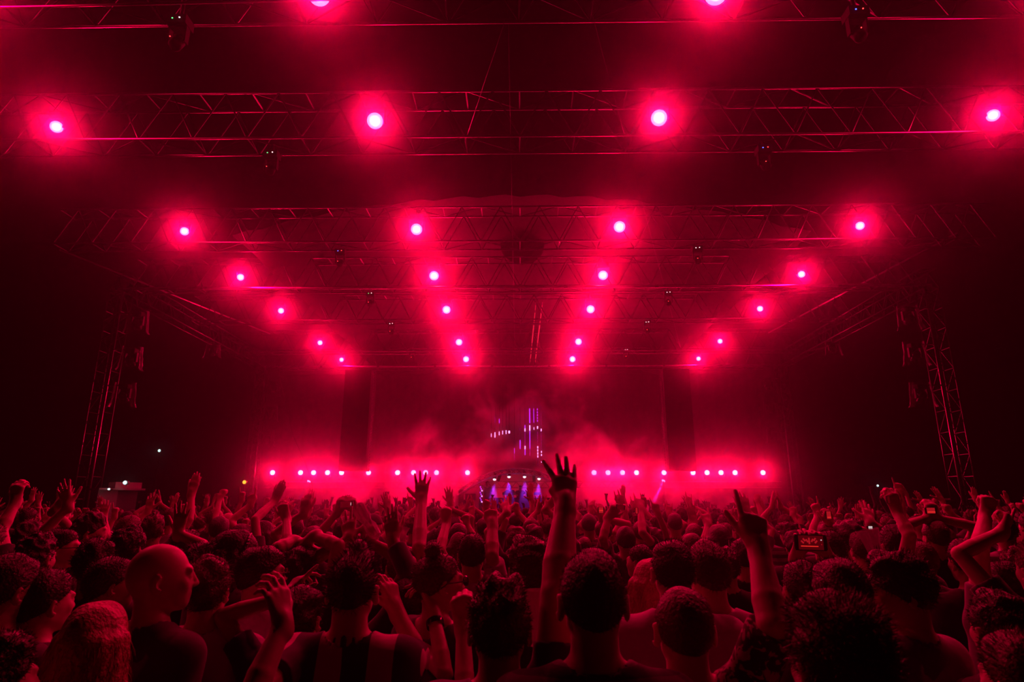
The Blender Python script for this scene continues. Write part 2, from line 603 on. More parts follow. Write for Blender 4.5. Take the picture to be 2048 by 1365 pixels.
for k, (u, v) in enumerate(((989, 959), (1018, 954), (1049, 954), (1078, 958))):
    q = P(u, v, BY + .25)
    r = 0.085
    root = thing('booth_spotlight', q, '%s blue white spotlight from the left under the booth arch' % ('first', 'second', 'third', 'fourth')[k], 'spotlight', 'spotlights under the booth arch')
    d = Vector(((-.05, -.02, .03, -.1)[k], -.28, -1)).normalized()
    tq = d.to_track_quat('Z', 'Y')
    c = MB(); c.lathe((0, 0, 0), [(r * .6, -.28), (r, -.2), (r, 0)], 16, tq); c.build('housing', M['black_metal'], root, smooth=True)
    c = MB(); c.lathe((0, 0, 0), [(r * .9, 0.0), (r * .88, .03), (r * .4, .06)], 16, tq); c.build('lens', M['booth_lens'], root, smooth=True)
    c = MB(); c.tube((0, 0, .1), (0, 0, .36), .02, 6); c.build('clamp', M['aluminium'], root)
    light_under(root, d * .05, 4200, (0.32, 0.03, 1.0), .06, 'SPOT', d, 40, .7)
for k, (u, v) in enumerate(((998, 957), (1068, 957))):
    q = P(u, v, BY + .1)
    root = thing('booth_fixture', q, 'unlit black fixture hanging at the %s of the booth arch' % ('left', 'right')[k], 'stage light', 'unlit fixtures under the booth arch')
    tq = Quaternion((0, 1, 0), (.35, -.1)[k])
    c = MB(); c.box((0, 0, .02), (.15, .2, .34), tq); c.build('housing', M['black_metal'], root)
    c = MB(); c.tube((0, 0, .1), (0, 0, .3), .02, 6); c.build('clamp', M['aluminium'], root)
# violet pixel panel at the booth's left and sparkles at its right
q = P(962, 986, BY)
root = thing('pixel_display', (q.x, BY + .15, 1.3), 'narrow violet pixel panel standing at the left end of the booth', 'led panel')
c = MB(); c.box((0, .05, .75), (.2, .06, 1.5)); c.build('frame', M['black_metal'], root)
for k in range(9):
    c = MB(); c.box((-.045 + .04 * (k % 3), 0, 1.42 - k * .085), (.05, .03, .06)); c.build('pixel', M['violet_bright' if k % 3 == 2 else 'violet_tube'], root)

# small violet beams at the sides of the stage
for k, (u, v, dx, nm) in enumerate(((618, 963, -.25, 'left'), (1327, 962, -.5, 'right'))):
    q = P(u, v, 32.2)
    root = thing('beam_light', q, 'small violet beam lamp low on the %s of the stage' % nm, 'stage light')
    d = Vector((dx, -.35, -.8)).normalized(); tq = d.to_track_quat('Z', 'Y')
    c = MB(); c.lathe((0, 0, 0), [(.06, -.25), (.1, -.15), (.1, 0)], 14, tq); c.build('housing', M['black_metal'], root, smooth=True)
    c = MB(); c.lathe((0, 0, 0), [(.09, 0), (.08, .03)], 14, tq); c.build('lens', M['violet_bright'], root, smooth=True)
    c = MB(); c.tube((0, 0, 0), (0, .1, -(q.z - 1.3)), .03, 6); c.build('stand', M['black_metal'], root)
    light_under(root, d * .06, 5000, (0.30, 0.02, 1.0), .03, 'SPOT', d, 10, .6)

# ------------------------------------------------------------------ hanging pixel tubes in the middle
def zx(X): return 920 + X / 6.5
def zy(Y): return 800 + Y / 6.5
TUBES = [
    (410, [(440, 485, 'b', .6)]), (457, [(220, 300, 'd', .6), (425, 492, 'b', 1)]), (512, [(250, 305, 't', .8), (415, 462, 'b', .8)]),
    (555, [(405, 450, 'b', .8)]), (600, [(400, 445, 'b', .9)]), (640, [(405, 438, 'b', 1.8)]),
    (707, [(630, 700, 't', .6), (710, 780, 'd', .7)]), (780, [(370, 395, 'd', .8), (525, 640, 't', 1.2)]),
    (843, [(330, 372, 't', 1.1), (374, 412, 'b', 1.1), (414, 600, 'd', .8), (602, 645, 'b', 1.1), (648, 720, 't', 1)]),
    (905, [(115, 305, 't', 1.3), (333, 402, 'b', 1.1), (405, 640, 't', .9), (560, 640, 'b', .5), (645, 730, 'd', .9)]),
    (958, [(115, 300, 't', .7), (360, 390, 'b', .6)]),
    (1005, [(115 + 37 * k, 138 + 37 * k, 't', 1) for k in range(5)] + [(345, 378, 'b', 1.2)] + [(420 + 36 * k, 440 + 36 * k, 'd', 1) for k in range(5)] + [(605 + 40 * k, 632 + 40 * k, 'b', 1) for k in range(4)] + [(765, 780, 'd', 1), (830, 850, 'd', .7)]),
    (1052, [(180 + 42 * k, 195 + 42 * k, 'd', .6) for k in range(4)] + [(378, 410, 'b', 1)] + [(430 + 40 * k, 452 + 40 * k, 'd', .8) for k in range(6)] + [(668, 690, 'b', 1), (708, 730, 'b', 1), (760, 770, 'd', .8), (802, 818, 'b', .8), (860, 875, 'd', .6)]),
]
TY = 30.9
TOPZ = 10.6
TORD = ['first', 'second', 'third', 'fourth', 'fifth', 'sixth', 'seventh', 'eighth', 'ninth', 'tenth', 'eleventh', 'twelfth', 'thirteenth']
for k, (X, segs) in enumerate(TUBES):
    u = zx(X)
    top = P(u, 815, TY); bot = P(u, zy(max(s_[1] for s_ in segs)) + 1, TY)
    lab = '%s hanging violet pixel tube from the left above the booth, %s' % (TORD[k], 'dotted with lights' if len(segs) > 7 else ('short lit patches' if len(segs) < 3 else 'lit in long streaks'))
    root = thing('pixel_tube', top, lab, 'led tube', 'violet pixel tubes hanging above the booth')
    c = MB(); c.tube((0, .03, 0), (0, .03, bot.z - top.z), .018, 6); c.build('tube', M['black_metal'], root)
    c = MB(); c.tube((0, .03, 0), (0, .03, 11.3 - top.z), .006, 5); c.build('wire', M['black_metal'], root)
    for (a, b, kind, w) in segs:
        p1, p2 = P(u, zy(a), TY), P(u, zy(b), TY)
        c = MB(); c.tube((0, 0, p1.z - top.z), (0, 0, p2.z - top.z), .026 * w, 6)
        c.build('lit_segment', M[{'b': 'violet_bright', 't': 'violet_tube', 'd': 'violet_dim'}[kind]], root)
# pixel strips under the roof, running from the audience towards the booth
for k, (a, b) in enumerate((((1085, 605, 24.0), (1070, 727, 32.0)), ((1072, 605, 24.0), (1060, 727, 32.0)))):
    A, B = P(*a), P(*b); D = B - A
    root = thing('roof_pixel_strip', A, '%s of two red lit pixel strips running along under the roof' % ('right', 'left')[k], 'led strip', 'red pixel strips under the roof')
    c = MB(); c.tube((0, 0, .03), D + Vector((0, 0, .03)), .02, 6); c.build('rail', M['black_metal'], root)
    c = MB(); c.tube((0, 0, 0), (0, 0, 1.9), .005, 4); c.tube(D, D + Vector((0, 0, 3.0)), .005, 4); c.build('wire', M['black_metal'], root)
    t = 0
    pieces = [(.04, .10, .012), (.14, .24, .02), (.25, .30, .018), (.32, .60, .03), (.62, .66, .014), (.70, .90, .026), (.93, .97, .014)]
    for (x, y, r) in pieces:
        c = MB(); c.tube(D * x, D * y, r, 6); c.build('lit_segment', M['red_tube'], root)

# ------------------------------------------------------------------ moving heads inside clear rain covers
def covered_light(u, v, w, h, Y, label, group, seed):
    p = P(u, v, Y)
    s = Y / 1215.0
    W, H = w * s, h * s
    root = thing('covered_moving_light', p, label, 'stage light', group)
    r = random.Random(seed)
    c = MB()
    n = 28; rows = 9; vs = []
    for j in range(rows):
        t = j / (rows - 1)
        rad = W * (.5 - .10 * t) * (1.0 + (.10 if j == 0 else 0))
        for k in range(n):
            a = 2 * math.pi * k / n
            rr = rad * (1 + .07 * math.sin(7 * a + seed) + .05 * r.uniform(-1, 1))
            vs.append((math.cos(a) * rr, math.sin(a) * rr * .8, -H / 2 + H * t + .012 * r.uniform(-1, 1)))
    fs = [(j * n + k, j * n + (k + 1) % n, (j + 1) * n + (k + 1) % n, (j + 1) * n + k) for j in range(rows - 1) for k in range(n)]
    c.add(vs, fs)
    c.build('rain_cover', M['rain_cover'], root, smooth=True)
    c = MB(); c.box((0, 0, H * .3), (W * .42, W * .32, H * .22)); c.build('base', M['gloss_black'], root)
    c = MB(); q = Quaternion((1, 0, 0), .5)
    c.lathe((0, 0, -H * .08), [(W * .12, H * .22), (W * .2, H * .1), (W * .2, -H * .18), (W * .17, -H * .22)], 16, q); c.build('head', M['gloss_black'], root, smooth=True)
    c = MB()
    for sx in (-1, 1): c.box((sx * W * .25, 0, H * .05), (W * .05, W * .12, H * .38))
    c.box((0, 0, H * .22), (W * .5, W * .12, H * .05))
    c.build('yoke', M['black_metal'], root)
    sx = -1 if u < 1036 else 1
    c = MB()
    if Y == 26.5: c.tube((0, 0, H * .38), (0, 0, 9.05 - p.z), .025, 6)
    else: c.tube((0, 0, H * .38), (sx * abs(sx * HALF - p.x), 0, H * .38), .025, 6)
    c.build('bracket', M['aluminium'], root)
    return root


pos_w = ['upper', 'middle', 'lower']
for side, xs, Y, w, h in (('left front', [(275, 645), (262, 718), (248, 790)], 20.0, 46, 50), ('right front', [(1817, 635), (1830, 708), (1843, 790)], 20.0, 46, 50),
                          ('left rear', [(546, 777), (541, 828), (534, 877)], 32.3, 30, 32), ('right rear', [(1536, 770), (1541, 818), (1548, 870)], 32.3, 30, 32)):
    for k, (u, v) in enumerate(xs):
        covered_light(u, v, w, h, Y, '%s plastic covered light on the %s tower' % (pos_w[k], side), 'covered lights on the towers', k + len(side))
for u, v, side in ((425, 703, 'left'), (1666, 698, 'right')):
    r_ = covered_light(u, v, 32, 28, 26.5, 'dim plastic covered light hanging below the %s side truss' % side, 'covered lights below the side trusses', 5)

# ------------------------------------------------------------------ small moving heads with status lights under the trusses
HEADS = [(358, 62, 7.32, 'left', 'g'), (1713, 45, 7.32, 'right', 'b'), (543, 322, 11.2, 'left', 'g'), (1528, 312, 11.2, 'right', 'b'),
         (681, 513, 16.3, 'left', 'b'), (1394, 507, 16.3, 'right', 'w'), (741, 596, 20.0, 'left', 'g'), (1336, 594, 20.0, 'right', 'w'),
         (783, 655, 23.9, 'left', 'w'), (1294, 652, 23.9, 'right', 'w'), (825, 708, 29.1, 'left', 'w'), (1252, 706, 29.1, 'right', 'w')]
for k, (u, v, Y, side, c0) in enumerate(HEADS):
    p = P(u, v, Y)
    row = ORD[k // 2]
    root = thing('moving_head', p, 'unlit moving head with tiny status lights under the %s truss on the %s' % (row, side), 'stage light', 'unlit moving heads under the trusses')
    c = MB(); c.box((0, 0, .12), (.28, .22, .14)); c.build('base', M['black_cloth'], root)
    c = MB(); c.lathe((0, 0, -.2), [(.05, .12), (.09, .07), (.09, -.08), (.07, -.11)], 16, Quaternion((1, 0, 0), -.5)); c.build('head', M['black_cloth'], root, smooth=True)
    c = MB()
    for sx in (-1, 1): c.box((sx * .12, 0, -.08), (.025, .09, .26))
    c.box((0, 0, .04), (.25, .09, .03))
    c.build('yoke', M['black_cloth'], root)
    c = MB(); c.tube((0, 0, .2), (0, 0, max(.3, 9.05 - p.z)), .03, 6); c.build('clamp', M['aluminium'], root)
    sc_ = .012 + .0006 * Y
    c = MB(); c.box((-.05, -.115, .12), (sc_, .01, sc_ * .7)); c.build('status_light', M[{'g': 'led_green', 'b': 'led_blue', 'w': 'led_white'}[c0]], root)
    c = MB(); c.box((.05, -.115, .13), (sc_, .01, sc_ * .7)); c.build('status_light', M['led_white' if c0 != 'b' else 'led_red'], root)
    c = MB(); c.box((-.03, -.13, -.2), (sc_ * .8, .01, sc_ * .6)); c.build('status_light', M['led_red'], root)

# dark round thing hanging in the middle of the roof
p = P(1045, 490, 20.5)
root = thing('hanging_drum', p, 'large dark round drum hanging in the middle of the roof', 'drum')
c = MB(); c.lathe((0, 0, 0), [(.7, -.12), (.78, -.08), (.78, .08), (.7, .12)], 40, Quaternion((1, 0, 0), math.pi / 2)); c.build('drum', M['black_cloth'], root, smooth=True)
c = MB(); c.tube((0, 0, .7), (0, 0, 11.5 - p.z), .015, 6); c.build('wire', M['black_metal'], root)

# ------------------------------------------------------------------ kiosks and barriers at the sides, work lights
def kiosk(u0, u1, vt, vm, Y, label, wall, lamp=None, top=True):
    a, b = P(u0, vm, Y), P(u1, vm, Y)
    ang = math.atan2(-(a.x + b.x) / 2, Y) * 1.5
    w = (b.x - a.x) * math.cos(ang * .667) * 1.06
    root = thing('kiosk', ((a.x + b.x) / 2, Y, 0), label, 'kiosk', None, ang)
    c = MB(); c.box((-w * .28, 0, a.z / 2), (w * .44, .7, a.z)); c.build('front_panel', wall, root)
    c = MB(); c.box((w * .18, .05, a.z / 2 - .02), (w * .5, .6, a.z - .04)); c.build('side_panel', M['grey_board'], root)  # greyer than the front, its dimmer light put into the colour
    c = MB(); c.box((0, -.05, a.z + .02), (w * 1.06, .9, .05)); c.build('counter', wall, root)
    if top:
        h = P(u0, vt, Y).z - a.z
        c = MB(); c.box((w * .18, 0, a.z + .05 + h / 2), (w * .62, .6, h)); c.build('roof_box', wall, root)
    return root


kiosk(191, 276, 969, 981, 18.0, 'white kiosk with a box on top, at the foot of the left front tower', M['white_board'])
kiosk(1816, 1908, 998, 1001, 18.5, 'low pale kiosk edge at the foot of the right front tower', M['grey_board'], top=False)
kiosk(1527, 1552, 1006, 1009, 25.0, 'small pale kiosk by the right end of the stage', M['white_board'], top=False)
WORK = [(319, 902, 30, 'cold_lamp', .065, 'small white work light high on the dark left, beyond the left tower'),
        (251, 966, 17.6, 'cold_lamp', .055, 'white work light on top of the left kiosk'),
        (219, 979, 17.3, 'cold_lamp', .03, 'tiny pale work light on the counter of the left kiosk'),
        (1755, 972, 30, 'cold_lamp', .05, 'tiny white work light in the dark on the right'),
        (489, 965, 30.5, 'warm_lamp', .09, 'small yellow work light at the foot of the left rear tower')]
for u, v, Y, mm, r, lab in WORK:
    p = P(u, v, Y)
    root = thing('work_light', (p.x, Y, 0 if v != 966 and v != 979 else p.z - r * 2), lab, 'work light')
    zb = p.z if root.location.z == 0 else r * 2
    q = Quaternion((1, 0, 0), math.pi / 2)
    c = MB(); c.lathe((0, 0, zb), [(r * 1.1, -.1), (r * 1.3, 0)], 12, q); c.build('housing', M['black_metal'], root)
    c = MB(); c.lathe((0, -.02, zb), [(r, -.0), (r * .8, .03)], 12, q); c.build('lens', M[mm], root)
    c = MB(); c.tube((0, .05, 0), (0, .05, zb), .02 if zb > .4 else .01, 6); c.build('stand', M['black_metal'], root)
# slack cable hanging down at the left of the stage
c = MB()
pts = [P(585 + 45 * t + 6 * math.sin(3 * t), 870 + 130 * t, 28.6) for t in [k / 10 for k in range(11)]]
A = pts[0]
c.path([p - A for p in pts], .02, 6)
c.tube((0, 0, 0), (P(560, 760, 28.6) - A), .012, 5); c.tube(P(560, 760, 28.6) - A, (P(556, 694, 28.9) - A), .012, 5)
o = c.build('hanging_cable', M['black_metal']); o.location = A
tag(o, 'slanting dark cable hanging in front of the left lamps', 'cable')
# stage front barrier
o = MB(); 
for k in range(56):
    x = -14 + k * .5
    o.tube((x, 26.0, 0), (x, 26.0, 1.15), .012, 5)
o.tube((-14, 26.0, 1.15), (13.5, 26.0, 1.15), .025, 6); o.tube((-14, 26.0, .1), (13.5, 26.0, .1), .025, 6)
o = o.build('crowd_barrier', M['aluminium']); tag(o, 'metal crowd barrier in front of the stage', 'barrier')

# ------------------------------------------------------------------ smooth bodies: blended distance fields turned into one surface
class Field:
    """rounded cones and ellipsoids blended into one smooth closed surface"""
    def __init__(s):
        s.p = []

    def cone(s, a, b, ra, rb=None, k=0.02, cuts=None):
        s.p.append(('c', np.array(a, np.float32), np.array(b, np.float32), float(ra), float(ra if rb is None else rb), float(k), cuts))

    def ell(s, c, r, R=None, k=0.02, cuts=None, neg=False):
        s.p.append(('e', np.array(c, np.float32), np.array(r, np.float32), np.eye(3, dtype=np.float32) if R is None else np.array(R, np.float32), bool(neg), float(k), cuts))

    def bounds(s, pad):
        lo = np.full(3, 1e9); hi = np.full(3, -1e9)
        for q in s.p:
            if q[0] == 'c':
                r = max(q[3], q[4])
                lo = np.minimum(lo, np.minimum(q[1], q[2]) - r); hi = np.maximum(hi, np.maximum(q[1], q[2]) + r)
            elif not q[4]:
                r = q[2].max()
                lo = np.minimum(lo, q[1] - r); hi = np.maximum(hi, q[1] + r)
        return lo - pad, hi + pad

    def grid(s, h, offset=0.0, cuts=None):
        lo, hi = s.bounds(offset + 3 * h + 0.01)
        n = np.ceil((hi - lo) / h).astype(int) + 1
        F = np.full(n, 0.25, np.float32)
        ax = [(lo[i] + h * np.arange(n[i])).astype(np.float32) for i in range(3)]
        for q in s.p:
            k = q[5]
            if q[0] == 'c':
                a, b, ra, rb = q[1:5]; r = max(ra, rb)
                l = np.minimum(a, b) - r; u = np.maximum(a, b) + r
            else:
                c, rr, R, neg = q[1:5]; r = rr.max()
                l = c - r; u = c + r
            m = k + 2.5 * h + offset
            i0 = np.clip(np.floor((l - m - lo) / h).astype(int), 0, n - 1)
            i1 = np.clip(np.ceil((u + m - lo) / h).astype(int) + 1, 1, n)
            X = ax[0][i0[0]:i1[0], None, None]; Y = ax[1][None, i0[1]:i1[1], None]; Z = ax[2][None, None, i0[2]:i1[2]]
            if X.size * Y.size * Z.size == 0: continue
            if q[0] == 'c':
                ba = b - a; L = float(ba @ ba) + 1e-12
                t = np.clip(((X - a[0]) * ba[0] + (Y - a[1]) * ba[1] + (Z - a[2]) * ba[2]) / L, 0, 1)
                d = np.sqrt((X - a[0] - t * ba[0]) ** 2 + (Y - a[1] - t * ba[1]) ** 2 + (Z - a[2] - t * ba[2]) ** 2) - (ra + (rb - ra) * t)
            else:
                dx, dy, dz = X - c[0], Y - c[1], Z - c[2]
                lx = R[0, 0] * dx + R[1, 0] * dy + R[2, 0] * dz
                ly = R[0, 1] * dx + R[1, 1] * dy + R[2, 1] * dz
                lz = R[0, 2] * dx + R[1, 2] * dy + R[2, 2] * dz
                k0 = np.sqrt((lx / rr[0]) ** 2 + (ly / rr[1]) ** 2 + (lz / rr[2]) ** 2)
                k1 = np.sqrt((lx / rr[0] ** 2) ** 2 + (ly / rr[1] ** 2) ** 2 + (lz / rr[2] ** 2) ** 2) + 1e-9
                d = k0 * (k0 - 1) / k1
            d = d - offset
            if q[6] is not None:
                for (cp, cn) in q[6]:   # keep the side the normal points away from
                    d = np.maximum(d, (X - cp[0]) * cn[0] + (Y - cp[1]) * cn[1] + (Z - cp[2]) * cn[2])
            sub = F[i0[0]:i1[0], i0[1]:i1[1], i0[2]:i1[2]]
            if q[0] == 'e' and q[4]:
                hh = np.clip(.5 - .5 * (sub + d) / k, 0, 1)
                F[i0[0]:i1[0], i0[1]:i1[1], i0[2]:i1[2]] = sub * (1 - hh) + (-d) * hh + k * hh * (1 - hh)
            else:
                hh = np.clip(.5 + .5 * (d - sub) / k, 0, 1)
                F[i0[0]:i1[0], i0[1]:i1[1], i0[2]:i1[2]] = d * (1 - hh) + sub * hh - k * hh * (1 - hh)
        if cuts is not None:
            X = ax[0][:, None, None]; Y = ax[1][None, :, None]; Z = ax[2][None, None, :]
            for (cp, cn) in cuts:
                F = np.maximum(F, (X - cp[0]) * cn[0] + (Y - cp[1]) * cn[1] + (Z - cp[2]) * cn[2])
        F[0] = F[-1] = 0.2; F[:, 0] = F[:, -1] = 0.2; F[:, :, 0] = F[:, :, -1] = 0.2
        return F.astype(np.float32), lo, h

    def surface(s, h, offset=0.0, cuts=None):
        F, lo, h = s.grid(h, offset, cuts)
        return nets(F, lo, h)


CORN = np.array([(i, j, k) for i in (0, 1) for j in (0, 1) for k in (0, 1)])
EDGES = [(a, b) for a in range(8) for b in range(a + 1, 8) if np.abs(CORN[a] - CORN[b]).sum() == 1]


def nets(F, lo, h):
    ins = F < 0
    cnt = np.zeros(np.array(F.shape) - 1, np.uint8)
    for (i, j, k) in CORN:
        cnt += ins[i:F.shape[0] - 1 + i, j:F.shape[1] - 1 + j, k:F.shape[2] - 1 + k]
    act = np.argwhere((cnt > 0) & (cnt < 8))
    if len(act) == 0: return np.zeros((0, 3)), np.zeros((0, 4), int)
    idx = np.full(cnt.shape, -1, np.int32)
    idx[act[:, 0], act[:, 1], act[:, 2]] = np.arange(len(act))
    V = np.stack([F[act[:, 0] + c[0], act[:, 1] + c[1], act[:, 2] + c[2]] for c in CORN], 1)
    acc = np.zeros((len(act), 3)); w = np.zeros(len(act))
    for a, b in EDGES:
        va, vb = V[:, a], V[:, b]
        cr = (va < 0) != (vb < 0)
        t = np.where(cr, va / np.where(cr, va - vb, 1), 0)
        acc += np.where(cr[:, None], CORN[a] + t[:, None] * (CORN[b] - CORN[a]), 0)
        w += cr
    pos = (act + acc / w[:, None]) * h + lo
    faces = []
    for ax in range(3):
        u, v = [(1, 2), (2, 0), (0, 1)][ax]
        sl0 = [slice(None)] * 3; sl1 = [slice(None)] * 3
        sl0[ax] = slice(0, -1); sl1[ax] = slice(1, None)
        A, B = ins[tuple(sl0)], ins[tuple(sl1)]
        e = np.argwhere(A != B)
        e = e[(e[:, u] > 0) & (e[:, v] > 0) & (e[:, u] < F.shape[u] - 1) & (e[:, v] < F.shape[v] - 1)]
        du = np.zeros(3, int); du[u] = 1
        dv = np.zeros(3, int); dv[v] = 1
        q = [idx[tuple((e - x).T)] for x in (du + dv, dv, 0 * du, du)]
        q = np.stack(q, 1)
        flip = A[tuple(e.T)]
        q = np.where(flip[:, None], q, q[:, ::-1])
        faces.append(q)
    f = np.concatenate(faces)
    return pos, f[(f >= 0).all(1)]


def np_mesh(name, V, Q, material, smooth=True):
    me = bpy.data.meshes.new(name)
    nv, nf = len(V), len(Q)
    m = Q.shape[1]
    me.vertices.add(nv); me.vertices.foreach_set('co', np.asarray(V, np.float32).ravel())
    me.loops.add(nf * m); me.loops.foreach_set('vertex_index', np.asarray(Q, np.int32).ravel())
    me.polygons.add(nf)
    me.polygons.foreach_set('loop_start', np.arange(0, nf * m, m, dtype=np.int32))
    me.polygons.foreach_set('use_smooth', np.full(nf, smooth))
    me.update(calc_edges=True)
    if material is not None: me.materials.append(material)
    return me


def wob(V, amp, freq, seed, n=7):
    """smooth wandering value for each point"""
    r = np.random.default_rng(seed)
    o = np.zeros(len(V))
    for i in range(n):
        k = r.normal(size=3); k *= freq * r.uniform(.6, 1.7) / np.linalg.norm(k)
        o += np.sin(V @ k + r.uniform(0, 6.28))
    return amp * o / math.sqrt(n)


def v_normals(V, Q):
    a = V[Q[:, 2]] - V[Q[:, 0]]; b = V[Q[:, 3 if Q.shape[1] > 3 else 1]] - V[Q[:, 1 if Q.shape[1] > 3 else 0]]
    fn = np.cross(a, b)
    N = np.zeros_like(V)
    for k in range(Q.shape[1]): np.add.at(N, Q[:, k], fn)
    return N / (np.linalg.norm(N, axis=1)[:, None] + 1e-12)


HANDS = {  # curl of index, middle, ring, pinky (0 straight .. 1 fist), spread, thumb (out, curl)
    'open': ((.05, .03, .05, .08), 1.0, (1.0, .1)),
    'relaxed': ((.25, .35, .42, .45), .35, (.6, .4)),
    'fist': ((1, 1, 1, 1), .1, (.15, .9)),
    'point': ((.02, .95, 1, 1), .2, (.2, .9)),
    'horns': ((.03, .95, .95, .05), .5, (.25, .9)),
    'peace': ((.03, .03, 1, 1), .8, (.2, .9)),
    'grip': ((.55, .55, .58, .62), .3, (.8, .4)),
    'splayed': ((.04, .02, .02, .05), (.46, .13, .03, -.10), (.30, .75)),
    'gun': ((.02, .95, 1, 1), .2, (.28, .0)),
    'pinch': ((.05, .35, .55, .6), .3, (.9, .1)),
    'flat': ((.08, .06, .06, .1), .12, (.35, .2)),
}


def hand(F, wrist, d, n, side, pose, s=1.0, fat=1.0):
    """d: towards the fingers, n: out of the palm, side: +1 thumb on d x n"""
    d = np.array(d, float); d /= np.linalg.norm(d)
    n = np.array(n, float); n -= d * (n @ d); n /= np.linalg.norm(n)
    t = np.cross(d, n) * side
    w = np.array(wrist, float)
    curls, spread, (tout, tcurl) = HANDS[pose]
    base = [(.030, .088, .012), (.010, .094, .0125), (-.011, .089, .012), (-.030, .080, .011)]
    lens = [(.043, .026, .021), (.048, .030, .022), (.044, .028, .021), (.034, .021, .018)]
    F.cone(w - d * .02 * s, w + d * .02 * s, .027 * s * fat, .026 * s * fat, .02)
    for (o, l, r), c, ln, k in zip(base, curls, lens, range(4)):
        p0 = w + (t * o * .55 + d * .018) * s
        p1 = w + (t * o + d * l) * s
        F.cone(p0, p1, (r + .003) * s * fat, (r + .0005) * s * fat, .012)
        ang = spread[k] if isinstance(spread, tuple) else (1.5 - k) * .16 * spread
        fd = d * math.cos(ang) + t * math.sin(ang)
        p = p1; th = 0.0
        for j, L in enumerate(ln):
            th += c * (1.25 if j == 0 else (1.65 if j == 1 else .9))
            dd = fd * math.cos(th) + n * math.sin(th)
            p2 = p + dd * L * s
            rr = (.0092 - .0009 * j - (.0008 if k == 3 else 0)) * s * fat
            F.cone(p, p2, rr, rr - .0006, .003 if j else .007)
            p = p2
    # thumb leaves the side of the palm near its base
    q0 = w + (t * .018 + d * .022 + n * .006) * s
    a = .35 + .55 * tout
    td = d * math.cos(a) + t * math.sin(a) + n * .25
    td /= np.linalg.norm(td)
    q1 = q0 + td * .046 * s
    F.cone(q0, q1, .0155 * s * fat, .0125 * s * fat, .012)
    inward = -t * .9 + n * .8 + d * .3; inward /= np.linalg.norm(inward)
    for j, L in enumerate((.036, .030)):
        td = td * (1 - tcurl * .6) + inward * tcurl * .6 + d * .12
        td /= np.linalg.norm(td)
        q2 = q1 + td * L * s
        F.cone(q1, q2, (.0112 - .001 * j) * s * fat, (.0100 - .001 * j) * s * fat, .004)
        q1 = q2


def rotm(yaw=0, pitch=0, roll=0):
    """yaw about z (left positive), pitch nods forward, roll tips to the right"""
    return np.array((Matrix.Rotation(yaw, 3, 'Z') @ Matrix.Rotation(-pitch, 3, 'X') @ Matrix.Rotation(roll, 3, 'Y')))


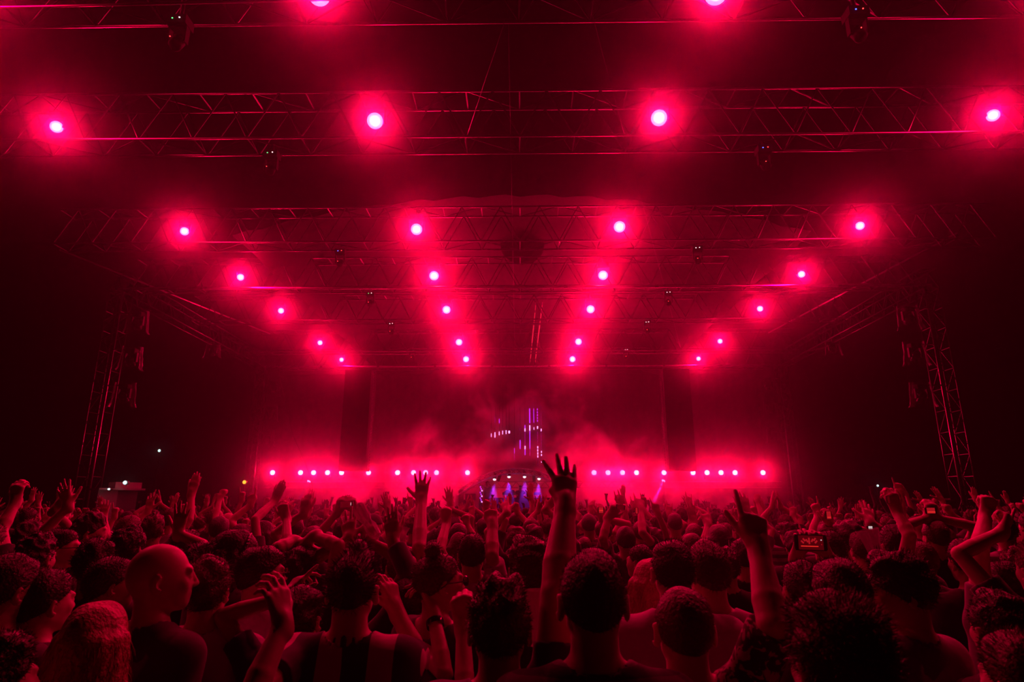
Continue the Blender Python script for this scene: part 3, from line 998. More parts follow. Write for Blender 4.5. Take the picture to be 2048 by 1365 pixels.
class Person:
    """a standing figure: local x right, y forward, z up; H height"""
    def __init__(s, H=1.75, w=1.0, female=False, head_yaw=0, head_pitch=0, head_roll=0, lean=(0, 0), head_scale=1.0, arm_w=1.0):
        s.arm_w = arm_w
        s.H, s.k, s.w, s.fem = H, H / 1.75, w, female
        s.lean = lean
        k = s.k
        s.HR = rotm(head_yaw, head_pitch, head_roll)
        L = lambda z: np.array((lean[0], lean[1], 0)) * max(0, (z - .95) / .8)
        s.L = L
        s.neck = np.array((0, -.012, 1.46)) * k + L(1.46)
        s.pivot = np.array((0, .0, 1.545)) * k + L(1.545)
        s.hk = k * head_scale
        s.shw = (.165 if female else .185) * w
        s.arms = {}
        s.rest('L'); s.rest('R')

    def sh(s, side, lift=0.0):
        sx = -1 if side == 'L' else 1
        return np.array((sx * (s.shw - .03 * lift), -.005, 1.405 + .075 * lift)) * s.k + s.L(1.42)

    def rest(s, side):
        sx = -1 if side == 'L' else 1
        k = s.k
        a = s.sh(side)
        e = a + np.array((sx * .06, -.03, -.27)) * k
        wr = e + np.array((sx * .01, .10, -.22)) * k
        s.arms[side] = dict(sh=a, el=e, wr=wr, hd=np.array((0, .25, -1.)), hn=np.array((-sx, 0, 0.)), pose='relaxed', lift=0)

    def arm(s, side, wrist, hint=(0, 0, 0), hd=None, hn=(0, 1, 0), pose='open', elbow=None):
        """wrist and elbow in local metres"""
        wr = np.array(wrist, float)
        a = s.sh(side)
        up = np.clip((wr[2] - a[2]) / (.5 * s.k), 0, 1)
        a = s.sh(side, up)
        l1, l2 = .285 * s.k, .265 * s.k
        if elbow is None:
            v = wr - a; D = np.linalg.norm(v)
            mx = (l1 + l2) * .995
            if D > mx:
                wr = a + v / D * mx; v = wr - a; D = mx
            D = max(D, abs(l1 - l2) + .02)
            x = (l1 * l1 - l2 * l2 + D * D) / (2 * D)
            y = math.sqrt(max(0, l1 * l1 - x * x))
            dn = v / np.linalg.norm(v)
            h = np.array(hint, float); h -= dn * (h @ dn)
            if np.linalg.norm(h) < 1e-3: h = np.array((1, 0, 0.)) - dn * dn[0]
            h /= np.linalg.norm(h)
            el = a + dn * x + h * y
        else:
            el = np.array(elbow, float)
        if hd is None: hd = wr - el
        s.arms[side] = dict(sh=a, el=el, wr=wr, hd=np.array(hd, float), hn=np.array(hn, float), pose=pose, lift=up)

    def hp(s, x, y, z):
        """point given in head space (origin at the middle of the skull)"""
        return s.pivot + s.HR @ (np.array((x, y, z + .105)) * s.hk)

    def torso(s, F, extra=0.0, sleeves=None):
        k, w, L = s.k, s.w, s.L
        def hc(x, z, r, y=0.0, kk=.05):
            F.cone(np.array((-x * w, y, z)) * k + L(z), np.array((x * w, y, z)) * k + L(z), r * k, None, kk)
        if s.fem:
            hc(.078, .96, .112, -.005); hc(.045, 1.12, .092); hc(.065, 1.27, .098, .01); hc(.095, 1.37, .076, -.01)
            for sx in (-1, 1): F.ell(np.array((sx * .075, .095, 1.27)) * k + L(1.27), np.array((.06, .055, .06)) * k, k=.04)
        else:
            hc(.072, .97, .112, -.005); hc(.062, 1.12, .103); hc(.092, 1.26, .112, .005); hc(.122, 1.36, .086, -.008)
        for sx in (-1, 1):
            side = 'L' if sx < 0 else 'R'
            A = s.arms[side]
            F.cone(np.array((sx * .02, -.018, 1.475)) * k + L(1.47), A['sh'] * np.array((.95, 1, 1)) + np.array((0, 0, -.002)), .052 * k, .052 * k, .05)
            F.cone(np.array((sx * .10, -.02, 1.30)) * k + L(1.30), A['sh'], .075 * k, .056 * k, .05)
        if sleeves is not None:
            hc(.085, 1.10, .106, -.005); hc(.088, .95, .106, -.005)
            for side in 'LR':
                A = s.arms[side]
                a, e, wr = A['sh'], A['el'], A['wr']
                if sleeves <= 1:
                    q = a + (e - a) * sleeves
                    d = (e - a) / np.linalg.norm(e - a)
                    F.cone(a, q + d * .03, .058 * k * (.5 + .5 * w), .056 * k * (.5 + .5 * w), .03, [(q, d)])
                else:
                    F.cone(a, e, .058 * k * (.5 + .5 * w), .050 * k, .03)
                    q = e + (wr - e) * (sleeves - 1); d = (wr - e) / np.linalg.norm(wr - e)
                    F.cone(e, q + d * .03, .050 * k, .040 * k, .02, [(q, d)])

    def body(s, F, hands=True, fat=1.0, face=True):
        k, L = s.k, s.L
        # legs and feet
        for sx in (-1, 1):
            hip = np.array((sx * .09, 0, .93)) * k; kn = np.array((sx * .105, .015, .50)) * k; an = np.array((sx * .115, -.03, .09)) * k
            F.cone(hip, kn, .078 * k, .052 * k, .04); F.cone(kn + np.array((0, -.01, -.04)) * k, an, .052 * k, .035 * k, .02)
            F.cone(an + np.array((0, 0, -.045)) * k, np.array((sx * .125, .14, .035)) * k, .036 * k, .028 * k, .02)
        s.torso(F)
        # neck and head
        F.cone(s.neck - np.array((0, 0, .03)), s.hp(0, -.022, -.045), (.054 if s.fem else .062) * k, (.050 if s.fem else .057) * k, .022)
        R = s.HR; q = s.hk
        fw = .95 if s.fem else 1.0
        F.ell(s.hp(0, -.012, .008), np.array((.077 * fw, .097, .096)) * q, R, .015)
        F.ell(s.hp(0, .035, -.035), np.array((.062 * fw, .066, .080)) * q, R, .02)
        F.ell(s.hp(0, .062, -.082), np.array((.030, .030, .026)) * q, R, .025)
        F.cone(s.hp(-.045, .0, -.06), s.hp(-.012, .07, -.092), .018 * q, .016 * q, .02)
        F.cone(s.hp(.045, .0, -.06), s.hp(.012, .07, -.092), .018 * q, .016 * q, .02)
        if face:
            F.cone(s.hp(0, .096, .0), s.hp(0, .111, -.030), .0075 * q, .0105 * q, .008)
            F.cone(s.hp(-.010, .104, -.034), s.hp(.010, .104, -.034), .008 * q, None, .006)
            F.cone(s.hp(-.033, .084, .016), s.hp(.033, .084, .016), .012 * q, None, .012)
            for sx in (-1, 1):
                F.ell(s.hp(sx * .031, .098, -.002), np.array((.017, .012, .011)) * q, R, .006, neg=True)
                F.ell(s.hp(sx * .031, .083, -.003), np.array((.0125, .0125, .0125)) * q, R, .003)
                F.ell(s.hp(sx * .038, .070, -.028), np.array((.020, .018, .022)) * q, R, .015)
            F.cone(s.hp(-.017, .093, -.056), s.hp(.017, .093, -.056), .0065 * q, None, .004)
            F.cone(s.hp(-.014, .092, -.066), s.hp(.014, .092, -.066), .007 * q, None, .004)
        for sx in (-1, 1):
            Re = R @ np.array(Matrix.Rotation(sx * -.45, 3, 'Z'))
            F.ell(s.hp(sx * .083 * fw, -.012, -.022), np.array((.0085, .021, .034)) * q, Re, .006)
            F.ell(s.hp(sx * .088 * fw, -.002, -.020), np.array((.007, .010, .017)) * q, Re, .005, neg=True)
        # arms
        for side in 'LR':
            A = s.arms[side]; a, e, wr = A['sh'], A['el'], A['wr']
            ww = (.85 if s.fem else 1.0) * A.get('ww', s.arm_w)
            F.cone(a, a + (e - a) * .25, .048 * k * ww, .0445 * k * ww, .025)
            F.cone(a, e, .048 * k * ww, .0350 * k * ww, .004)
            m = e + (wr - e) * .3
            F.cone(e, m, .0345 * k * ww, .0378 * k * ww, .006)
            F.cone(m, wr, .0378 * k * ww, .0262 * k * (.55 + .45 * ww), .003)
            if hands:
                sx = -1 if side == 'L' else 1
                hd = A['hd'] / np.linalg.norm(A['hd'])
                # thumb side: with the palm turned away from the body the right thumb points left
                hand(F, wr, hd, A['hn'], 1 if side == 'R' else -1, A['pose'], k * 1.02, fat * (.6 + .4 * s.arm_w))
            else:
                hd = A['hd'] / np.linalg.norm(A['hd'])
                F.cone(wr, wr + hd * .13 * k, .034 * k, .02 * k, .02)

    # ------------------------------------------------ hair and hats
    def hair(s, style, h, seed=0):
        F = Field(); R = s.HR; q = s.hk
        fw = .95 if s.fem else 1.0
        n = R @ np.array((0, .60, -.80)); c0 = s.hp(0, .088, .058)
        cut = [(c0, n)]
        nape = [(s.hp(0, 0, -.095), R @ np.array((0, 0, -1.)))]
        r = np.array((.077 * fw, .097, .096))
        amp, fr = .002, 60
        if style in ('buzz',):
            F.ell(s.hp(0, -.014, .010), (r + .0035) * q, R, .01, cut)
        elif style == 'short':
            F.ell(s.hp(0, -.014, .012), (r + (.010, .009, .012)) * q, R, .01, cut)
            F.ell(s.hp(0, .02, .075), np.array((.058, .07, .036)) * q, R, .02, cut)
            amp = .004
        elif style == 'flat':
            F.ell(s.hp(0, -.014, .010), (r + (.003, .006, .007)) * q, R, .01, cut)
            F.ell(s.hp(0, -.005, .066), np.array((.066, .078, .040)) * q, R, .015, cut)
            amp = .003
        elif style == 'tuft':
            F.ell(s.hp(0, -.014, .010), (r + .002) * q, R, .01, cut)
            F.ell(s.hp(0, .03, .088), np.array((.046, .065, .040)) * q, R, .02, cut)
            F.ell(s.hp(.008, .035, .125), np.array((.028, .04, .03)) * q, R, .02)
            amp = .003
        elif style == 'curly':
            F.ell(s.hp(0, -.014, .018), (r + (.007, .010, .012)) * q, R, .01, [(s.hp(0, .088, .045), n)])
            F.ell(s.hp(.01, .0, .085), np.array((.060, .075, .045)) * q, R, .02)
            amp, fr = .009, 110
        elif style == 'messy':
            F.ell(s.hp(0, -.016, .014), (r + (.010, .012, .012)) * q, R, .01, [(s.hp(0, .088, .035), n)])
            F.ell(s.hp(-.02, .01, .085), np.array((.06, .07, .04)) * q, R, .02)
            F.ell(s.hp(.03, -.02, .08), np.array((.05, .06, .035)) * q, R, .02)
            amp, fr = .009, 70
        elif style in ('long', 'parted'):
            F.ell(s.hp(0, -.016, .012), (r + (.012, .014, .012)) * q, R, .01, [(s.hp(0, .088, .045), n)])
            for i in range(9):
                a = (i - 4) / 4.0 * 1.75
                t = s.hp(math.sin(a) * .086, -.02 - math.cos(a) * .088, .0)
                m = t + np.array((math.sin(a) * .012, -.006, -.16)) * q
                e = m + np.array((-math.sin(a) * .012, -.028 if abs(a) < 1.2 else .0, -.20)) * q
                F.cone(t, m, .026 * q, .030 * q, .02); F.cone(m, e, .030 * q, .022 * q, .02)
            amp, fr = .003, 90
        elif style == 'bob':
            F.ell(s.hp(0, -.016, .012), (r + (.014, .016, .014)) * q, R, .01, [(s.hp(0, .088, .045), n)])
            for i in range(7):
                a = (i - 3) / 3.0 * 1.7
                t = s.hp(math.sin(a) * .088, -.02 - math.cos(a) * .088, .0)
                F.cone(t, t + np.array((math.sin(a) * .012, -.004, -.13)) * q, .026 * q, .024 * q, .02)
            amp = .004
        elif style in ('bun', 'ponytail'):
            F.ell(s.hp(0, -.014, .010), (r + .008) * q, R, .01, cut)
            if style == 'bun':
                F.ell(s.hp(.0, -.035, .125), np.array((.036, .036, .034)) * q, R, .008)
            else:
                F.ell(s.hp(0, -.115, .045), np.array((.022, .026, .026)) * q, R, .01)
                F.cone(s.hp(0, -.13, .04), s.hp(0, -.155, -.07), .024 * q, .026 * q, .015)
                F.cone(s.hp(0, -.155, -.07), s.hp(0, -.135, -.20), .026 * q, .010 * q, .015)
            amp = .004
        elif style == 'cap':
            F.ell(s.hp(0, -.010, .022), (r + (.010, .012, .010)) * q, R, .01, [(s.hp(0, 0, .028), R @ np.array((0, 0, -1.)))])
            F.ell(s.hp(0, .105, .035), np.array((.066, .075, .008)) * q, R, .008)
            amp = .0
        V, Q = F.surface(h)
        if amp:
            N = v_normals(V, Q)
            hz_ = (N @ (R @ np.array((0, .1, 1.)))) * .5 + .6
            V = V + N * (wob(V * (np.array((1, 1, .10)) if style in ('long', 'parted', 'bob') else 1), amp * q, fr, seed) * np.clip(hz_, .3, 1.2))[:, None]
        return V, Q


def strands(V, Q, n, length, width, seed, up=0.3, droop=0.0, messy=.6, lift=1.0):
    """thin hair blades rooted in a hair surface"""
    r = np.random.default_rng(seed)
    N = v_normals(V, Q)
    i = r.integers(0, len(V), n)
    p = V[i]; d = N[i] * lift + r.normal(size=(n, 3)) * messy + np.array((0, 0, up))
    d /= np.linalg.norm(d, axis=1)[:, None]
    L = length * r.uniform(.5, 1.3, n)[:, None]
    t = np.cross(d, r.normal(size=(n, 3))); t /= np.linalg.norm(t, axis=1)[:, None] + 1e-9
    m = p + d * L * .55
    d2 = d + r.normal(size=(n, 3)) * messy * .5 - np.array((0, 0, droop)); d2 /= np.linalg.norm(d2, axis=1)[:, None]
    e = m + d2 * L * .45
    w = width
    vs = np.concatenate([p - N[i] * .004 - t * w, p - N[i] * .004 + t * w, m + t * w * .7, m - t * w * .7, e + t * w * .15, e - t * w * .15])
    k = np.arange(n)
    q = np.concatenate([np.stack([k, k + n, k + 2 * n, k + 3 * n], 1), np.stack([k + 3 * n, k + 2 * n, k + 4 * n, k + 5 * n], 1)])
    return vs, q


SKIN = [mat('skin %d' % i, c, 0.42, noise=.12, scale=14, bump=.08, sheen=.35) for i, c in enumerate([(.48, .30, .22), (.58, .39, .30), (.36, .22, .15)])]
HAIRM = [mat('dark hair', (.032, .02, .015), .36, bump=.5, scale=90), mat('brown hair', (.09, .05, .03), .36, bump=.5, scale=90), mat('blond hair', (.42, .28, .14), .40, bump=.5, scale=90)]


def cloth(name, c, **kw):
    return mat(name, c, .85, noise=.12, scale=9, bump=.25, sheen=.4, **kw)


SHIRTS = {'dark': cloth('dark cotton', (.035, .035, .04)), 'pale': cloth('pale cotton', (.60, .60, .62)), 'grey': cloth('grey cotton', (.17, .17, .19)),
          'navy': cloth('navy cotton', (.03, .035, .09)), 'white': cloth('white cotton', (.65, .65, .66))}
DENIM = cloth('dark denim', (.04, .05, .09))


def striped(name, c1, c2, scale, axis):
    m = mat(name, c1, .85, bump=.25, scale=9)
    nt = m.node_tree; b = nt.nodes['Principled BSDF']
    tc = nt.nodes.new('ShaderNodeTexCoord'); sp = nt.nodes.new('ShaderNodeSeparateXYZ'); nt.links.new(tc.outputs['Object'], sp.inputs[0])
    mu = nt.nodes.new('ShaderNodeMath'); mu.operation = 'MULTIPLY'; mu.inputs[1].default_value = scale; nt.links.new(sp.outputs[axis], mu.inputs[0])
    fr = nt.nodes.new('ShaderNodeMath'); fr.operation = 'FRACT'; nt.links.new(mu.outputs[0], fr.inputs[0])
    gt = nt.nodes.new('ShaderNodeMath'); gt.operation = 'GREATER_THAN'; gt.inputs[1].default_value = .5; nt.links.new(fr.outputs[0], gt.inputs[0])
    mx = nt.nodes.new('ShaderNodeMix'); mx.data_type = 'RGBA'; mx.inputs[6].default_value = (*c1, 1); mx.inputs[7].default_value = (*c2, 1)
    nt.links.new(gt.outputs[0], mx.inputs[0]); nt.links.new(mx.outputs[2], b.inputs['Base Color'])
    return m


SHIRTS['wide_stripes'] = striped('wide striped jersey', (.05, .05, .07), (.62, .55, .5), 6.2, 0)
SHIRTS['thin_stripes'] = striped('thin striped shirt', (.04, .04, .05), (.16, .15, .16), 22, 2)
SHIRTS['ring_stripes'] = striped('ring striped T-shirt', (.10, .10, .11), (.4, .4, .42), 16, 2)


def patterned(name, c1, c2, scale):
    m = mat(name, c1, .8, bump=.3, scale=9)
    nt = m.node_tree; b = nt.nodes['Principled BSDF']
    tc = nt.nodes.new('ShaderNodeTexCoord'); v = nt.nodes.new('ShaderNodeTexNoise'); v.inputs['Scale'].default_value = scale; v.inputs['Distortion'].default_value = 1.5
    nt.links.new(tc.outputs['Object'], v.inputs['Vector'])
    gt = nt.nodes.new('ShaderNodeMath'); gt.operation = 'GREATER_THAN'; gt.inputs[1].default_value = .52; nt.links.new(v.outputs['Fac'], gt.inputs[0])
    mx = nt.nodes.new('ShaderNodeMix'); mx.data_type = 'RGBA'; mx.inputs[6].default_value = (*c1, 1); mx.inputs[7].default_value = (*c2, 1)
    nt.links.new(gt.outputs[0], mx.inputs[0]); nt.links.new(mx.outputs[2], b.inputs['Base Color'])
    return m


SHIRTS['patterned'] = patterned('patterned short sleeved shirt', (.04, .03, .03), (.5, .45, .42), 28)


def person_meshes(ps, hair, shirt, h=.012, fat=1.12, seed=0, hair_mat=0, skin=0, sleeves=.62, collar=False, n_strands=0, strand=(.012, .0007), hands=True, top='shirt', hh=None, parts=True):
    """[(name, mesh)] of one figure: body first"""
    out = []
    F = Field(); ps.body(F, hands, fat, face=True)
    V, Q = F.surface(h)
    out.append(('person', np_mesh('person', V, Q, SKIN[skin])))
    if not parts: return out
    k = ps.k
    # shirt
    F = Field(); ps.torso(F, sleeves=sleeves if top != 'tank' else .12)
    nk = ps.neck + np.array((0, .012, .048)) * k
    F.ell(nk, np.array((.070, .074, .085)) * k * (1.25 if top == 'tank' else 1), k=.006, neg=True)
    cuts = [((0, 0, .86 * k), (0, 0, -1.))]
    V, Q = F.surface(max(h, .009), .010 * k, cuts)
    N = v_normals(V, Q)
    low = np.clip((1.40 * k - V[:, 2]) / .5, .15, 1)
    st = V * np.array((1.0, 1.0, .35))
    V = V + N * (np.abs(wob(st, .010, 26, seed)) * low - .002)[:, None]
    out.append(('shirt', np_mesh('shirt', V, Q, SHIRTS[shirt])))
    if collar:
        F = Field()
        for i in range(14):
            a = i / 13 * 2 * math.pi
            p = ps.neck + np.array((math.sin(a) * .066, -math.cos(a) * .066, .006 - .012 * math.cos(a) * -1)) * k
            F.cone(p - np.array((0, 0, .02)) * k, p + np.array((0, 0, .028)) * k, .009, .007, .012)
        V, Q = F.surface(.007); out.append(('collar', np_mesh('collar', V, Q, SHIRTS['dark'])))
    # trousers
    F = Field()
    for sx in (-1, 1):
        hip = np.array((sx * .09, 0, .93)) * k; kn = np.array((sx * .105, .015, .50)) * k; an = np.array((sx * .115, -.03, .11)) * k
        F.cone(hip, kn, .078 * k, .060 * k, .04); F.cone(kn, an, .060 * k, .050 * k, .02, [(an, (0, 0, -1.))])
    F.cone(np.array((-.072, -.005, .96)) * k, np.array((.072, -.005, .96)) * k, .112 * k, None, .05)
    V, Q = F.surface(max(.016, h), .005, [((0, 0, 1.02 * k), (0, 0, 1.))])
    out.append(('trousers', np_mesh('trousers', V, Q, DENIM)))
    if hair != 'bald':
        V, Q = ps.hair(hair, hh or h * .8, seed)
        if n_strands:
            v2, q2 = strands(V, Q, n_strands, strand[0], strand[1], seed, up=.35 if hair not in ('long', 'parted') else -1.0, droop=.2, messy={'buzz': .3, 'long': .10, 'parted': .10, 'flat': .2, 'short': .35, 'tuft': .25}.get(hair, .55), lift=.25 if hair in ('long', 'parted') else 1.0)
            Q = np.concatenate([Q, q2 + len(V)]); V = np.concatenate([V, v2])
        nm = 'cap' if hair == 'cap' else 'hair'
        out.append((nm, np_mesh(nm, V, Q, SHIRTS['dark'] if hair == 'cap' else HAIRM[hair_mat])))
    return out


def place(meshes, loc, rz):
    root = None
    for nm, me in meshes:
        o = link_obj(nm, me, root)
        if root is None:
            root = o; o.location = loc; o.rotation_euler.z = rz
    return root

# ------------------------------------------------------------------ the people one can tell apart
HAIR_TOP = {'bald': 0.0, 'buzz': .004, 'short': .020, 'flat': .018, 'tuft': .055, 'curly': .045, 'messy': .035, 'long': .014, 'parted': .014, 'bob': .016, 'bun': .010, 'ponytail': .012, 'cap': .016}
PEOPLE = []      # (x, y) of everybody, so that nobody stands inside somebody else


def glasses(ps, root, on_head=False, name='sunglasses'):
    c = MB(); dz = .10 if on_head else 0.0; dy = -.012 if on_head else 0.0
    for sx in (-1, 1):
        f = [ps.hp(sx * .032 + math.cos(a) * .025, .108 + dy, -.002 + dz + math.sin(a) * .019) for a in [k * math.pi / 6 for k in range(13)]]
        for a, b in zip(f[:-1], f[1:]): c.tube(a, b, .003, 5)
        cc = Vector(ps.hp(sx * .032, .108 + dy, -.002 + dz))
        n = len(c.v); c.v.append(tuple(cc)); c.v += [tuple(q) for q in f[:-1]]
        c.f += [(n, n + 1 + k, n + 1 + (k + 1) % 12) for k in range(12)]
        c.tube(ps.hp(sx * .057, .106 + dy, 0 + dz), ps.hp(sx * .086, .0, -.002 + dz * .6), .0028, 5)
        c.tube(ps.hp(sx * .086, .0, -.002 + dz * .6), ps.hp(sx * .086, -.03, -.022 + dz * .6), .0028, 5)
    c.tube(ps.hp(-.008, .11 + dy, .003 + dz), ps.hp(.008, .11 + dy, .003 + dz), .003, 5)
    return c.build(name, M['gloss_black'], root)


def guy(label, u, v, w=None, hair='short', shirt='dark', yaw=0, hyaw=0, pitch=0, roll=0, arms=None, Y=None, fem=False, group=None, extra=None, hs=1.0,
        width=1.0, strand_n=None, hm=None, skin=None, sleeves=.55, collar=False, arm_w=1.0, top='shirt', lean=(0, 0), h=None, strand=None, H=None):
    """head top seen at pixel (u, v); w apparent width of the head in pixels"""
    Y = Y or 220.0 / w
    top_p = P(u, v, Y)
    Ht = H or (top_p.z - HAIR_TOP.get(hair, .02) * 1.0)
    Ht = min(max(Ht, 1.45), 1.98)
    yw = math.radians(yaw)
    Rz = Matrix.Rotation(-yw, 3, 'Z')
    loc = Vector((top_p.x, Y, 0)) - Matrix.Rotation(yw, 3, 'Z') @ Vector((lean[0], lean[1], 0))
    seed = int(u * 7 + v * 3) % 10007
    ps = Person(Ht, width, fem, math.radians(hyaw), math.radians(pitch), math.radians(roll), lean, hs, arm_w)

    def loc_of(q):
        if len(q) == 2: q = (q[0], q[1], Y + .08)
        return np.array(Rz @ (P(*q) - loc))
    for side, a in (arms or {}).items():
        wr = loc_of(a['w'])
        el = loc_of(a['e']) if 'e' in a else None
        hint = np.array(Rz @ Vector(a.get('hint', ((-1 if side == 'L' else 1), -.2, -.3))))
        hd = (loc_of(a['t']) - wr) if 't' in a else None
        if hd is not None and 'fwd' in a: hd = hd + np.array(Rz @ Vector((0, a['fwd'], 0)))
        hn = np.array(Rz @ Vector(a.get('n', (0, 1, 0))))
        ps.arm(side, wr, hint, hd, hn, a.get('p', 'open'), el)
        if 'aw' in a: ps.arms[side]['ww'] = a['aw']
    hh = h or min(max(.0021 * Y, .0052), .013)
    fat = 1.0 if hh < .007 else (1.12 if hh < .010 else 1.25)
    if strand_n is None: strand_n = 0 if Y > 4.5 else int(9000 / (Y * Y)) + 500
    if hm is None: hm = seed % 2
    if skin is None: skin = seed % 3
    st = strand or {'buzz': (.006, .0006), 'curly': (.013, .0010), 'messy': (.018, .0009), 'tuft': (.022, .0009), 'long': (.06, .0012), 'parted': (.06, .0012)}.get(hair, (.013, .0008))
    st = (st[0], st[1] * max(1, Y / 2.2))
    ms = person_meshes(ps, hair, shirt, hh, fat, seed, hm, skin, sleeves, collar, strand_n if hair not in ('cap', 'bald') else 0, st, top=top, hh=hh * .9)
    root = place(ms, loc, yw)
    tag(root, label, 'person', group)
    PEOPLE.append((loc.x, loc.y, u, v))
    for e in (extra or []): e(ps, root)
    return ps, root


def strap(ps, root):
    k = ps.k; c = MB()
    pts = [(.10, .07, 1.44), (.105, -.03, 1.475), (.08, -.115, 1.40), (.03, -.135, 1.28), (-.04, -.130, 1.15), (-.12, -.12, 1.02)]
    pts = [Vector(p) * k for p in pts]
    for a, b in zip(pts[:-1], pts[1:]):
        d = (b - a).normalized(); q = d.to_track_quat('X', 'Z')
        c.box((a + b) / 2, ((b - a).length * 1.1, .05, .012), q)
    c.build('bag_strap', M['black_cloth'], root)


def headband(ps, root):
    c = MB(); pr = None
    for k in range(17):
        a = math.pi * k / 16
        p = Vector(ps.hp(math.cos(a) * .086, .035, .015 + math.sin(a) * .097))
        if pr is not None: c.tube(pr, p, .006, 6)
        c.lathe(p, [(.001, -.007), (.008, -.004), (.008, .004), (.001, .007)], 6)
        pr = p
    c.build('headband', M['aluminium'], root)


def wristband(side):
    def f(ps, root):
        A = ps.arms[side]; d = A['wr'] - A['el']; d /= np.linalg.norm(d)
        c = MB(); c.lathe(Vector(A['wr'] - d * .05), [(.034, -.012), (.036, 0), (.034, .012)], 20, Vector(d).to_track_quat('Z', 'Y'), cap=False)
        c.build('wristband', M['gloss_black'], root, smooth=True)
    return f


GL = lambda ps, root: glasses(ps, root)
GH = lambda ps, root: glasses(ps, root, True)

# front row, nearest first
guy('large headed man from behind, shaggy hair, bottom right in front of everybody', 1660, 1190, Y=1.36, hair='messy', shirt='dark', yaw=8, hs=1.04, skin=1, hm=1, strand=(.02, .0008), strand_n=6000)
guy('tall man from behind, cropped hair, large ears, dark thin striped shirt, middle front', 1182, 1097, Y=1.70, hair='flat', shirt='thin_stripes', skin=1, width=1.0, hs=1.0, collar=False, strand=(.007, .0006), strand_n=4500)
guy('man with curly hair from behind, bare right arm stretched up, palm to the stage', 1000, 1145, Y=1.86, hair='curly', shirt='navy', skin=1, hs=1.03, arm_w=1.40, sleeves=.5, hm=1,
    arms={'R': dict(w=(1131, 1010, 2.06), e=(1114, 1188, 1.90), t=(1128, 905, 2.12), fwd=.03, p='splayed'), 'L': dict(w=(926, 1252, 2.40), e=(930, 1400, 2.25), t=(922, 1190, 2.4), p='fist', aw=.9)})
guy('man with shaved head and protruding ears, patterned shirt, one arm raised, finger up', 1362, 1176, Y=1.86, hair='buzz', shirt='patterned', skin=1, arm_w=1.15, sleeves=.96, hs=1.0, strand=(.004, .0005),
    arms={'R': dict(w=(1517, 1098, 1.90), e=(1545, 1252, 1.76), t=(1494, 985, 1.95), p='gun')})
guy('curly haired person at the bottom left corner, turned half right', 10, 1250, Y=1.75, hair='curly', shirt='dark', yaw=-30, skin=1)
guy('person with light lit ear at the bottom right corner', 2030, 1262, Y=1.62, hair='short', shirt='dark', yaw=12, skin=1)
guy('tall man with tufted hair, wide striped polo shirt with dark collar, seen from behind', 712, 1080, Y=2.22, hair='tuft', shirt='wide_stripes', skin=1, collar=True, sleeves=.6, hs=1.0,
    arms={'L': dict(w=(566, 1250, 1.98), e=(500, 1400, 1.85), t=(548, 1150, 2.0), p='relaxed', n=(-.8, .5, 0)), 'R': dict(w=(792, 1222, 2.50), e=(838, 1315, 2.44), t=(776, 1168, 2.5), p='relaxed', n=(-.8, .5, 0))})
guy('woman with long straight fair hair from behind, bottom left', 205, 1203, Y=2.02, hair='long', hm=2, shirt='dark', fem=True, skin=1)
guy('man with dark cropped hair behind the fair haired woman, turned half right', 100, 1138, Y=2.45, hair='short', shirt='dark', yaw=-25, hm=0)
guy('man at the left edge with a lit right ear, dark hair', 28, 1108, Y=2.35, hair='short', shirt='dark', yaw=-20, hm=0, skin=1)
guy('bald man in a black T-shirt looking to the right, left part of the crowd', 330, 1100, Y=2.42, hair='bald', shirt='dark', yaw=-28, hyaw=-32, skin=1, hs=1.08)
guy('man with tousled hair in a crumpled pale T-shirt from behind, beside the bald man', 424, 1110, Y=2.62, hair='messy', shirt='pale', skin=1, sleeves=.6, hm=1, width=1.05)
guy('man with side parted hair looking right between the bald man and his neighbour', 230, 1114, Y=2.95, hair='short', shirt='dark', yaw=-45, hm=0)
guy('bare headed dark haired person in crumpled navy, pointing hand raised', 606, 1168, Y=2.55, hair='messy', shirt='navy', hm=0,
    arms={'L': dict(w=(570, 1195, 2.65), t=(606, 1150, 2.7), p='pinch', n=(.3, .3, -1))})
guy('person with a loose hair bun and sunglasses looking right, bare shoulders, hand raised', 880, 1108, Y=2.70, hair='bun', shirt='dark', fem=True, yaw=-35, hyaw=-25, hm=1, top='tank', skin=1,
    arms={'L': dict(w=(866, 1226, 2.62), e=(890, 1350, 2.45), t=(836, 1150, 2.7), p='pinch', n=(-.9, .2, 0))}, extra=[GL, wristband('L')])
guy('tousled haired man with sunglasses on his head, just left of the raised arm', 1062, 1068, Y=2.62, hair='messy', shirt='dark', hm=1, extra=[GH], skin=1)
guy('man with short dark hair and broad pale T-shirt, behind the shaved man', 1341, 1078, Y=2.62, hair='flat', shirt='pale', width=1.08, skin=1, sleeves=.7)
guy('man in pale T-shirt with dark bag strap across his back', 1394, 1082, Y=2.75, hair='short', shirt='white', yaw=-12, hyaw=20, width=1.12, lean=(-.13, .05), sleeves=.7, extra=[strap], skin=1)
guy('woman with straight fair hair, left of the broad pale T-shirt', 1297, 1119, Y=3.15, hair='parted', hm=2, shirt='dark', fem=True)
guy('dark curly haired head behind the arm with the raised finger', 1600, 1120, Y=2.9, hair='short', shirt='dark', hm=0)
guy('round dark head behind the shaggy haired man, on the right', 1672, 1123, Y=2.25, hair='short', shirt='dark', hm=0, hs=1.05)
guy('man in profile looking left, dark hair, scarf and pale shirt, right part', 1793, 1096, Y=2.30, hair='messy', shirt='grey', yaw=30, hyaw=45, pitch=8, hm=0, skin=1, sleeves=.6)
guy('person with bushy hair and pale sleeve at the right', 1982, 1172, Y=2.25, hair='curly', shirt='grey', hm=0)
guy('curly haired woman in profile with sparkling headband, looking right', 464, 1062, Y=3.15, hair='bob', shirt='dark', fem=True, yaw=-30, hyaw=-38, pitch=14, hm=0, extra=[headband], skin=1)
